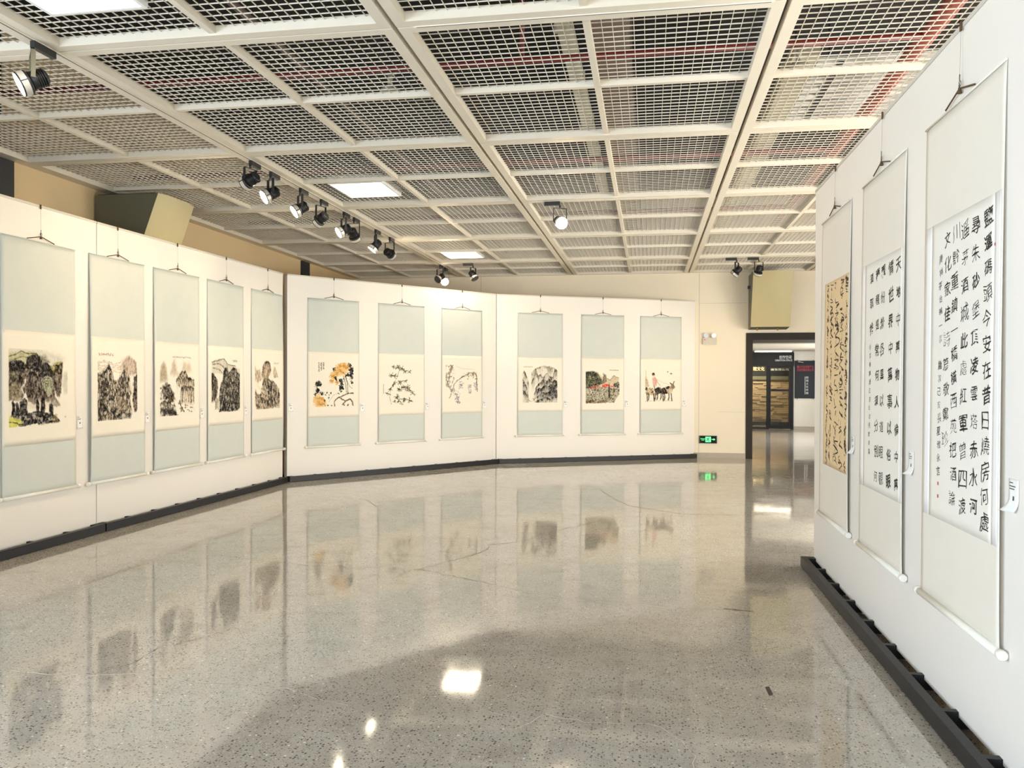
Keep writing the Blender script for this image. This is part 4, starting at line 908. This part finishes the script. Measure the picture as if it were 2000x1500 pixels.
def scroll(panel, s0, wd, label, silk, warp, wire_dx=0.0, z1=Z1, z0=Z0, lift=0.0):
    base = panel.P(s0 + wd / 2, 0)
    t = thing('hanging_scroll', label, 'hanging scroll', tuple(base), 0, 'hanging scrolls on the exhibition panels')
    def S(u, z, off=0.0):
        f = (z1 - z) / (z1 - z0)
        d = 0.004 + lift + 0.015 * f + 0.40 * warp(u / wd, f) * math.sin(math.pi * min(max(f, 0), 1)) ** 0.5
        return panel.P(s0 + u, z, max(d, 0.004) + off) - base
    sheet('silk_mount', S, 0, wd, z0, z1, 22, 40, 0.0015, silk, t)
    # rods
    r = 0.017
    a, b = panel.P(s0 - 0.012, z0 - 0.004, 0.023 + lift) - base, panel.P(s0 + wd + 0.012, z0 - 0.004, 0.023 + lift) - base
    ro = MB().tube([a, b], r, 14).build('bottom_roller', M_ROLL, t, True)
    for q, sg in ((a, -1), (b, 1)):
        tt = Vector((panel.t.x, panel.t.y, 0)) * sg
        MB().tube([q, q + tt * 0.006, q + tt * 0.03, q + tt * 0.034], [0.015, 0.021, 0.021, 0.016], 14).build('end_knob', M_ROLL, ro, True)
    MB().tube([panel.P(s0 - 0.003, z1, 0.008 + lift) - base, panel.P(s0 + wd + 0.003, z1, 0.008 + lift) - base], 0.005, 8).build('top_rod', silk, t, True)
    # cord, hook, nylon line
    cu = s0 + wd / 2 + wire_dx; ap = panel.P(cu, z1 + 0.05, 0.014) - base
    MB().tube([panel.P(s0 + wd / 2 - 0.17, z1 + 0.008, 0.014) - base, ap, panel.P(s0 + wd / 2 + 0.17, z1 + 0.008, 0.014) - base], 0.0042, 6).build('hanging_cord', M_CORD, t)
    MB().tube([ap + Vector((0, 0, 0.004)), ap - Vector((0, 0, 0.022))], [0.006, 0.011], 8).build('cord_knot', M_CORD, t)
    hk = [ap + Vector((0, 0, 0.006 + 0.028 * (1 - math.cos(x)) * 0.5)) + Vector((panel.t.x, panel.t.y, 0)) * 0.011 * math.sin(x) for x in np.linspace(0.4, 5.9, 10)]
    MB().tube(hk + [ap + Vector((0, 0, 0.062))], 0.0026, 6).build('steel_hook', M_HOOK, t, True)
    top = panel.P(cu, PT + 0.004, 0.010) - base
    MB().tube([ap + Vector((0, 0, 0.062)), top], 0.0011, 5).build('nylon_line', M_NYLON, t)
    MB().hexa([panel.P(cu + i, PT - 0.035 + j, k) - base for j in (0, 0.041) for (i, k) in ((-0.008, 0.014), (0.008, 0.014), (0.008, 0.0075), (-0.008, 0.0075))]).build('rail_clip', M_CORD, t)
    return t, S
def painting(t, S, wd, art, u0, u1, za=1.121, zb=1.815):
    sheet('paper_panel', S, 0.004, wd - 0.004, 0.955, 1.975, 22, 20, 0.0006, M_PAPER, t, 0.0012)
    p = art(); nx, ny = p.nx, p.ny
    paper = np.array((240, 233, 217.0)); g1 = p.nz(34, 26, 3); g2 = p.nz(70, 60, 2)          # brush grain
    dens = np.clip(1.0 + 0.9 * (g1 - 0.5) + 0.9 * (g2 - 0.5), 0.35, 1.35)[..., None]
    p.c = np.clip(paper + (p.c - paper) * dens, 0, 255)
    if ART_GREY.get(art.__name__): k_ = ART_GREY[art.__name__]; gr = (p.c * np.array((0.30, 0.59, 0.11))).sum(-1, keepdims=True) * np.array((1.02, 1.0, 0.95)); p.c = p.c * (1 - k_) + gr * k_
    vv = []
    for j in range(ny):
        z = zb + (za - zb) * j / (ny - 1)
        for i in range(nx): vv.append(tuple(S(u0 + (u1 - u0) * i / (nx - 1), z, 0.0022)))
    ff = [(j * nx + i, (j + 1) * nx + i, (j + 1) * nx + i + 1, j * nx + i + 1) for j in range(ny - 1) for i in range(nx - 1)]
    me = bpy.data.meshes.new('painting'); me.from_pydata(vv, [], ff); me.update(); me.materials.append(M_ART)
    c = p.c.reshape(-1, 3) / 255.0
    lin = np.where(c <= 0.04045, c / 12.92, ((c + 0.055) / 1.055) ** 2.4)
    at = me.color_attributes.new('ink', 'FLOAT_COLOR', 'POINT')
    at.data.foreach_set('color', np.c_[lin, np.ones(len(lin))].astype(np.float32).ravel())
    for q in me.polygons: q.use_smooth = True
    link('painting', me, t)
g_ = lambda x, c, w_: math.exp(-((x - c) / w_) ** 2)
WARPS = [
    lambda u, f: 0.004 * math.sin(9 * u) * f,
    lambda u, f: 0.055 * g_(u, 0.0, 0.16) * (0.5 + 0.5 * f) + 0.020 * g_(u, 0.32, 0.13) * (1 - f) + 0.010 * g_(u, 1.0, 0.1),
    lambda u, f: 0.030 * g_(u, 0.0, 0.10) + 0.016 * g_(u, 0.62, 0.10) * (1 - f) - 0.006 * g_(u, 0.4, 0.12) + 0.008 * g_(u, 1.0, 0.1),
    lambda u, f: 0.008 * g_(u, 0.0, 0.08) + 0.012 * g_(u, 0.82, 0.08) * (1 - f),
    lambda u, f: 0.006 * g_(u, 0.0, 0.10) + 0.030 * g_(u, 1.0, 0.14),
    lambda u, f: 0.012 * g_(u, 1.0, 0.12) + 0.006 * math.sin(7 * u),
    lambda u, f: 0.010 * g_(u, 0.0, 0.12) + 0.016 * g_(u, 1.0, 0.1) * f,
    lambda u, f: 0.018 * g_(u, 1.0, 0.1) + 0.008 * g_(u, 0, 0.1),
    lambda u, f: 0.010 * g_(u, 0.7, 0.10) + 0.012 * g_(u, 1.0, 0.08),
    lambda u, f: 0.012 * g_(u, 0.0, 0.10),
    lambda u, f: 0.012 * g_(u, 0.0, 0.12) + 0.006 * g_(u, 1, 0.1)]
A_OFF = 6.153 - 3.25
SPEC = [(PA, A_OFF + 0.005, 0.915, 'hanging scroll of dark cliffs with yellow-green foreground, leftmost', 0.075, 0.80),
        (PB, -0.125, 0.865, 'hanging scroll of brown pine-covered mountains with strongly curled left side', 0.10, 0.735),
        (PB, 0.91, 0.905, 'hanging scroll of pale mountains with a sketchy brown rounded peak', 0.105, 0.795),
        (PB, 1.995, 0.885, 'hanging scroll of a dense dark rock tower with grey hills behind', 0.085, 0.775),
        (PB, 3.09, 0.925, 'hanging scroll of brown peaks next to the corner seam', 0.09, 0.82),
        (PC, 0.336, 0.905, 'hanging scroll of orange peonies with black leaves', 0.086, 0.805),
        (PC, 1.607, 0.925, 'hanging scroll of green bamboo tufts, middle of the corner panel', 0.086, 0.752),
        (PC, 2.90, 0.915, 'hanging scroll of twisting wisteria branches with violet blossom', 0.085, 0.81),
        (PD, 0.413, 0.89, 'hanging scroll of grey cliffs beside a waterfall', 0.086, 0.788),
        (PD, 1.683, 0.895, 'hanging scroll of a hill village with red roofs', 0.09, 0.795),
        (PD, 2.92, 0.90, 'hanging scroll of a girl herding goats, nearest the exit sign', 0.104, 0.765)]
CARD_OF = ['cliff', 'pine mountain', 'pale mountain', 'dark rock tower', 'brown peak', 'peony', 'bamboo', 'wisteria', 'waterfall', 'red-roofed village', 'goat herding']
for i, (pn, s0, wd, lab, u0, u1) in enumerate(SPEC):
    t, S = scroll(pn, s0, wd, lab, M_SILK, WARPS[i], lift=0.006 if i == 1 else 0.0)
    painting(t, S, wd, ARTS[i], u0, u1, 1.121 if i != 9 else 1.10, 1.815 if i < 9 else 1.75)

# caption cards: thin cards pinned to the boards, lower edge curling out
def card(panel, s0, z0, label, curl, w_=0.088, h_=0.125):
    base = panel.P(s0 + w_ / 2, z0); t = thing('caption_card', label, 'card', tuple(base), 0, 'caption cards beside the scrolls')
    def S(u, z, off=0.0):
        f = max(0.0, (0.45 - (z - z0) / h_) / 0.45); g = max(0.0, 1 - u / w_)
        return panel.P(s0 + u - curl * 0.5 * f * f, z + curl * 0.15 * f * f, 0.003 + curl * f * f * (0.4 + 0.6 * g) + off) - base
    sheet('card_sheet', S, 0, w_, z0, z0 + h_, 5, 8, 0.0008, M_CARD, t)
    mb = MB()
    for k, (a, b, z) in enumerate(((0.1, 0.45, 0.9), (0.1, 0.7, 0.8), (0.1, 0.6, 0.72), (0.42, 0.58, 0.5), (0.42, 0.58, 0.44))):
        h = 0.004 if k < 3 else 0.009
        mb.quad(S(a * w_, z0 + z * h_ - h, 0.0009), S(b * w_, z0 + z * h_ - h, 0.0009), S(b * w_, z0 + z * h_, 0.0009), S(a * w_, z0 + z * h_, 0.0009))
    mb.build('print', M_INKG, t)
for i, (pn, s0, wd, *_r) in enumerate(SPEC):
    if i == 4: card(PC, 0.02, 1.055, 'white caption card beside the brown peak scroll, on the corner panel', 0.0)
    else: card(pn, s0 + wd + 0.03, 1.03 if i > 4 else 1.06, 'white caption card to the right of the %s scroll' % CARD_OF[i], 0.012)

# ------------------------------------------------------------------ calligraphy scrolls on the right panel
def right_scroll(s0, wd, label, warp, paper, zb, zt, us, borders):
    t, S = scroll(PR, s0, wd, label, M_SILKW, warp)
    if borders:
        sheet('side_border', S, 0.02, us[0], zb, zt, 3, 14, 0.0006, M_EDGE, t, 0.0012); sheet('side_border', S, us[1], wd - 0.02, zb, zt, 3, 14, 0.0006, M_EDGE, t, 0.0012)
    sheet('writing_paper', S, us[0], us[1], zb, zt, 18, 30, 0.0006, paper, t, 0.0013)
    return t, S
CR = random.Random(11)
def write_column(t, S, text, uc, ztop, zbot, size, ink, weight=0.006, shear=0.16, wob=0.05, wide=1.16):
    """brush characters down a column; each glyph outline is sheared, swung and roughened"""
    n = len(text); pitch = (ztop - zbot) / n
    for i, ch in enumerate(text):
        if ch == ' ': continue
        v, f = norm_glyph(ch, weight + CR.choice((-0.012, -0.006, 0.0, 0.006, 0.012)))
        if len(v) == 0: continue
        sc = size * CR.uniform(0.78, 1.02); rot = CR.uniform(-0.07, 0.07); ph = CR.uniform(0, 6); mb = MB()
        zc = ztop - pitch * (i + 0.5); ox = uc + CR.uniform(-0.006, 0.006)
        for x, y in v:
            y2 = y + shear * x; x2 = x - 0.06 * y
            x3 = x2 * math.cos(rot) - y2 * math.sin(rot); y3 = x2 * math.sin(rot) + y2 * math.cos(rot)
            x3 += wob * math.sin(7 * y3 + ph) + 0.014 * math.sin(31 * y + 17 * x + ph); y3 += wob * math.sin(6 * x3 + ph * 2) + 0.014 * math.sin(29 * x + ph)
            mb.v.append(tuple(S(ox + x3 * sc * wide, zc + y3 * sc, 0.0022)))
        mb.f = f
        mb.build('brush_character', ink, t)
def seal(t, S, u, z, s_=0.016):
    mb = MB(); mb.quad(S(u - s_ / 2, z - s_ / 2, 0.0021), S(u + s_ / 2, z - s_ / 2, 0.0021), S(u + s_ / 2, z + s_ / 2, 0.0021), S(u - s_ / 2, z + s_ / 2, 0.0021)); mb.build('seal', M_SEAL, t)

SR1, WR1 = 7.098 - 4.335, 0.92
t, S = right_scroll(SR1, WR1, 'tall white calligraphy scroll of six brush columns, nearest on the right', lambda u, f: 0.020 * g_(u, 1.0, 0.05) + 0.006 * g_(u, 0, 0.1), M_PAPERW, 0.905, 2.305, (0.105, 0.83), True)
uy = lambda y: (7.098 - y) - SR1
for txt, y, a, b, sz, wgt in (('鹽運碼頭今安在昔日燒房何處', 3.567, 2.275, 0.93, 0.078, 0.006), ('尋朱砂堡頂凌雲塔赤水河', 3.69, 2.272, 0.97, 0.078, 0.0), ('遥茅酒城此處紅軍曾四渡', 3.807, 2.275, 0.95, 0.078, -0.003), ('川黔重鎮一橋橫西苑把酒論', 3.922, 2.275, 0.975, 0.074, -0.004), ('文化家佳詩篇敬鄭珍', 4.020, 2.268, 1.23, 0.074, -0.005)):
    write_column(t, S, txt, uy(y), a, b, sz, M_INK, wgt)
write_column(t, S, '廣林茅台舉一言 歲次己亥長夏雅永言', uy(4.105), 2.16, 1.10, 0.042, M_INKG, 0.0)
seal(t, S, uy(4.108), 1.072); seal(t, S, uy(4.108), 1.012); seal(t, S, uy(3.50), 2.10, 0.012)

SR2, WR2 = 7.098 - 5.555, 0.91
t, S = right_scroll(SR2, WR2, 'white calligraphy scroll of bold spaced characters, middle of the right panel', lambda u, f: 0.022 * g_(u, 1.0, 0.05) + 0.006 * g_(u, 0, 0.1), M_PAPERW, 0.89, 2.285, (0.09, 0.86), True)
uy = lambda y: (7.098 - y) - SR2
for txt, y, a, b, sz in (('天地中萬物人倫中萬', 4.765, 2.275, 0.905, 0.08), ('情世界中萬事以俗眼', 4.905, 2.275, 0.905, 0.085), ('觀紛紛各異以道眼觀', 5.065, 2.275, 0.905, 0.078), ('種種是常何須分別何', 5.175, 2.27, 0.905, 0.078), ('須取捨', 5.305, 2.262, 1.80, 0.078)):
    write_column(t, S, txt, uy(y), a, b, sz, M_INK, 0.012 if y < 5 else 0.006, wob=0.035)
write_column(t, S, '錄菜根譚語己亥年夏月於遵義', uy(5.33), 1.79, 1.09, 0.036, M_INKG, 0.0)

SR3, WR3 = 7.098 - 6.80, 0.95
t, S = right_scroll(SR3, WR3, 'cream scroll with tan paper and flowing cursive writing, farthest on the right', lambda u, f: 0.026 * g_(u, 1.0, 0.05) * (0.6 + 0.4 * f) + 0.006 * g_(u, 0, 0.1), M_PAPERT, 0.905, 2.302, (0.135, 0.905), False)
M_INKB = mat('brown_black_ink', (62, 44, 26), 0.75, vary=0.3, scale=60)
def cursive(t, S, uc, ztop, zbot, wd_, n, seed, ink):
    """running strokes of uneven width, linked from character to character"""
    R = random.Random(seed); pitch = (ztop - zbot) / n
    def stroke(pts, w0, mb):
        m = 14; P = []
        for a in range(m + 1):          # Catmull-Rom through the points
            q = a / m * (len(pts) - 1); i = min(int(q), len(pts) - 2); f = q - i
            p0, p1, p2, p3 = pts[max(i - 1, 0)], pts[i], pts[i + 1], pts[min(i + 2, len(pts) - 1)]
            P.append(tuple(0.5 * (2 * p1[k] + (p2[k] - p0[k]) * f + (2 * p0[k] - 5 * p1[k] + 4 * p2[k] - p3[k]) * f * f + (3 * p1[k] - p0[k] - 3 * p2[k] + p3[k]) * f ** 3) for k in (0, 1)))
        ph = R.uniform(0, 6); prev = None
        for a, (x, z) in enumerate(P):
            x2, z2 = P[min(a + 1, m)]; x1, z1_ = P[max(a - 1, 0)]; dx, dz = x2 - x1, z2 - z1_; l = math.hypot(dx, dz) + 1e-6
            w_ = w0 * (0.45 + 0.55 * abs(math.sin(a * 0.55 + ph))) * (1 - 0.7 * (a / m) ** 3)
            k = len(mb.v); mb.v += [tuple(S(x - dz / l * w_, z + dx / l * w_, 0.0022)), tuple(S(x + dz / l * w_, z - dx / l * w_, 0.0022))]
            if prev is not None: mb.f.append((prev, prev + 1, k + 1, k))
            prev = k
    for i in range(n):
        zc = ztop - pitch * (i + 0.5); h = pitch * 0.46; mb = MB()
        for s_ in range(R.choice((2, 3, 3, 4))):
            y0 = zc + h * (0.9 - s_ * 0.55); pts = [(uc + R.uniform(-1, 0.2) * wd_ * 0.5, y0)]
            for _ in range(R.choice((1, 2, 3))): pts.append((uc + R.uniform(-1, 1) * wd_ * 0.5, pts[-1][1] - R.uniform(-0.15, 0.75) * h))
            stroke(pts, R.choice((0.005, 0.006, 0.009, 0.012)), mb)
        if R.random() < 0.5: stroke([(uc + R.uniform(-.3, .5) * wd_ * .5, zc - h * .4), (uc + R.uniform(-.4, .2) * wd_ * .5, zc - h * 1.0), (uc + R.uniform(-.6, .2) * wd_ * .5, zc - h * 1.5)], 0.003, mb)
        mb.build('brush_character', ink, t)
for k, (u, n, wd_) in enumerate(((0.855, 17, 0.10), (0.715, 13, 0.15), (0.55, 12, 0.16), (0.385, 13, 0.12), (0.25, 18, 0.07))):
    cursive(t, S, u, 2.285, 0.92, wd_, n, 40 + k, M_INKB if k < 4 else M_INKG)
for y, nm in ((3.432, 'nearest'), (4.648, 'middle'), (5.885, 'farthest')):
    card(PR, 7.098 - y + 0.052, 1.055, 'curled white caption card beside the %s calligraphy scroll' % nm, 0.03, 0.085, 0.13)
G.close()

# ------------------------------------------------------------------ floor cracks, tape and scuffs
M_CRL = mat('light_crack_filler', (216, 208, 192), 0.4, vary=0.1); M_CRD = mat('dark_crack', (108, 94, 74), 0.5, vary=0.2)
def crack(pts, w0, m, seed):
    R = random.Random(seed); P = []
    for (x0, y0), (x1, y1) in zip(pts, pts[1:]):
        n = max(2, int(math.hypot(x1 - x0, y1 - y0) / 0.06))
        for i in range(n):
            f = i / n; P.append((x0 + (x1 - x0) * f + R.uniform(-1, 1) * 0.015, y0 + (y1 - y0) * f + R.uniform(-1, 1) * 0.015))
    P.append(pts[-1]); mb = MB(); prev = None
    for i, (x, y) in enumerate(P):
        (xa, ya), (xb, yb) = P[max(i - 1, 0)], P[min(i + 1, len(P) - 1)]; dx, dy = xb - xa, yb - ya; l = math.hypot(dx, dy) + 1e-6
        w_ = w0 * R.uniform(0.25, 1.0); k = len(mb.v); mb.v += [(x - dy / l * w_, y + dx / l * w_, 0.0006), (x + dy / l * w_, y - dx / l * w_, 0.0006)]
        if prev is not None: mb.f.append((prev, prev + 1, k + 1, k))
        prev = k
    mb.build('crack', m, fl)
for i, (w0, m, pts) in enumerate((
    (0.0045, M_CRL, [(-3.405, 3.8), (-3.142, 3.778), (-2.89, 3.801), (-2.672, 3.869), (-2.376, 3.819), (-2.129, 3.834), (-1.955, 3.823), (-1.79, 3.825)]),
    (0.002, M_CRL, [(-1.79, 3.825), (-1.616, 3.736), (-1.407, 3.672)]),
    (0.0035, M_CRD, [(-3.967, 6.696), (-3.484, 6.531), (-2.998, 6.401), (-2.617, 6.358), (-2.278, 6.401), (-1.863, 6.404), (-1.541, 6.234), (-1.132, 6.032)]),
    (0.003, M_CRL, [(-1.132, 6.032), (-0.746, 5.764), (-0.411, 5.701), (0.084, 5.647), (0.46, 5.652), (0.731, 5.677)]),
    (0.005, M_CRD, [(-1.848, 6.352), (-1.762, 6.59), (-1.587, 6.88), (-1.452, 7.227), (-1.455, 7.482), (-1.217, 7.673), (-0.873, 8.385), (-0.486, 9.052)]),
    (0.0022, M_CRL, [(-0.565, 3.578), (-0.47, 3.741), (-0.383, 3.71), (-0.264, 3.686), (-0.125, 3.677), (-0.034, 3.715), (0.057, 3.688), (0.141, 3.546), (0.189, 3.434), (0.197, 3.15)]),
    (0.0018, M_CRL, [(-0.721, 3.72), (-0.603, 3.671), (-0.569, 3.604)]),
    (0.007, M_CRD, [(-0.696, 11.584), (-0.439, 10.629), (-0.228, 10.103), (0.371, 9.597), (1.126, 9.667)]),
    (0.012, M_CRD, [(0.50, 5.661), (0.60, 5.655), (0.70, 5.645)]),
    (0.003, M_CRD, [(-2.883, 3.832), (-2.775, 3.975), (-2.786, 4.271), (-2.60, 4.512)]),
    (0.006, M_CRD, [(-4.6, 10.6), (-4.1, 10.2), (-3.6, 10.0), (-3.3, 9.5)]))):
    crack(pts, w0, m, 60 + i)
tp = MB(); tp.v = [(0.586, 4.261, 0.001), (0.608, 4.275, 0.001), (0.612, 4.163, 0.001), (0.590, 4.149, 0.001)]; tp.f = [(0, 3, 2, 1)]
tp.build('tape_mark', mat('dark_tape', (70, 62, 58), 0.6), fl)
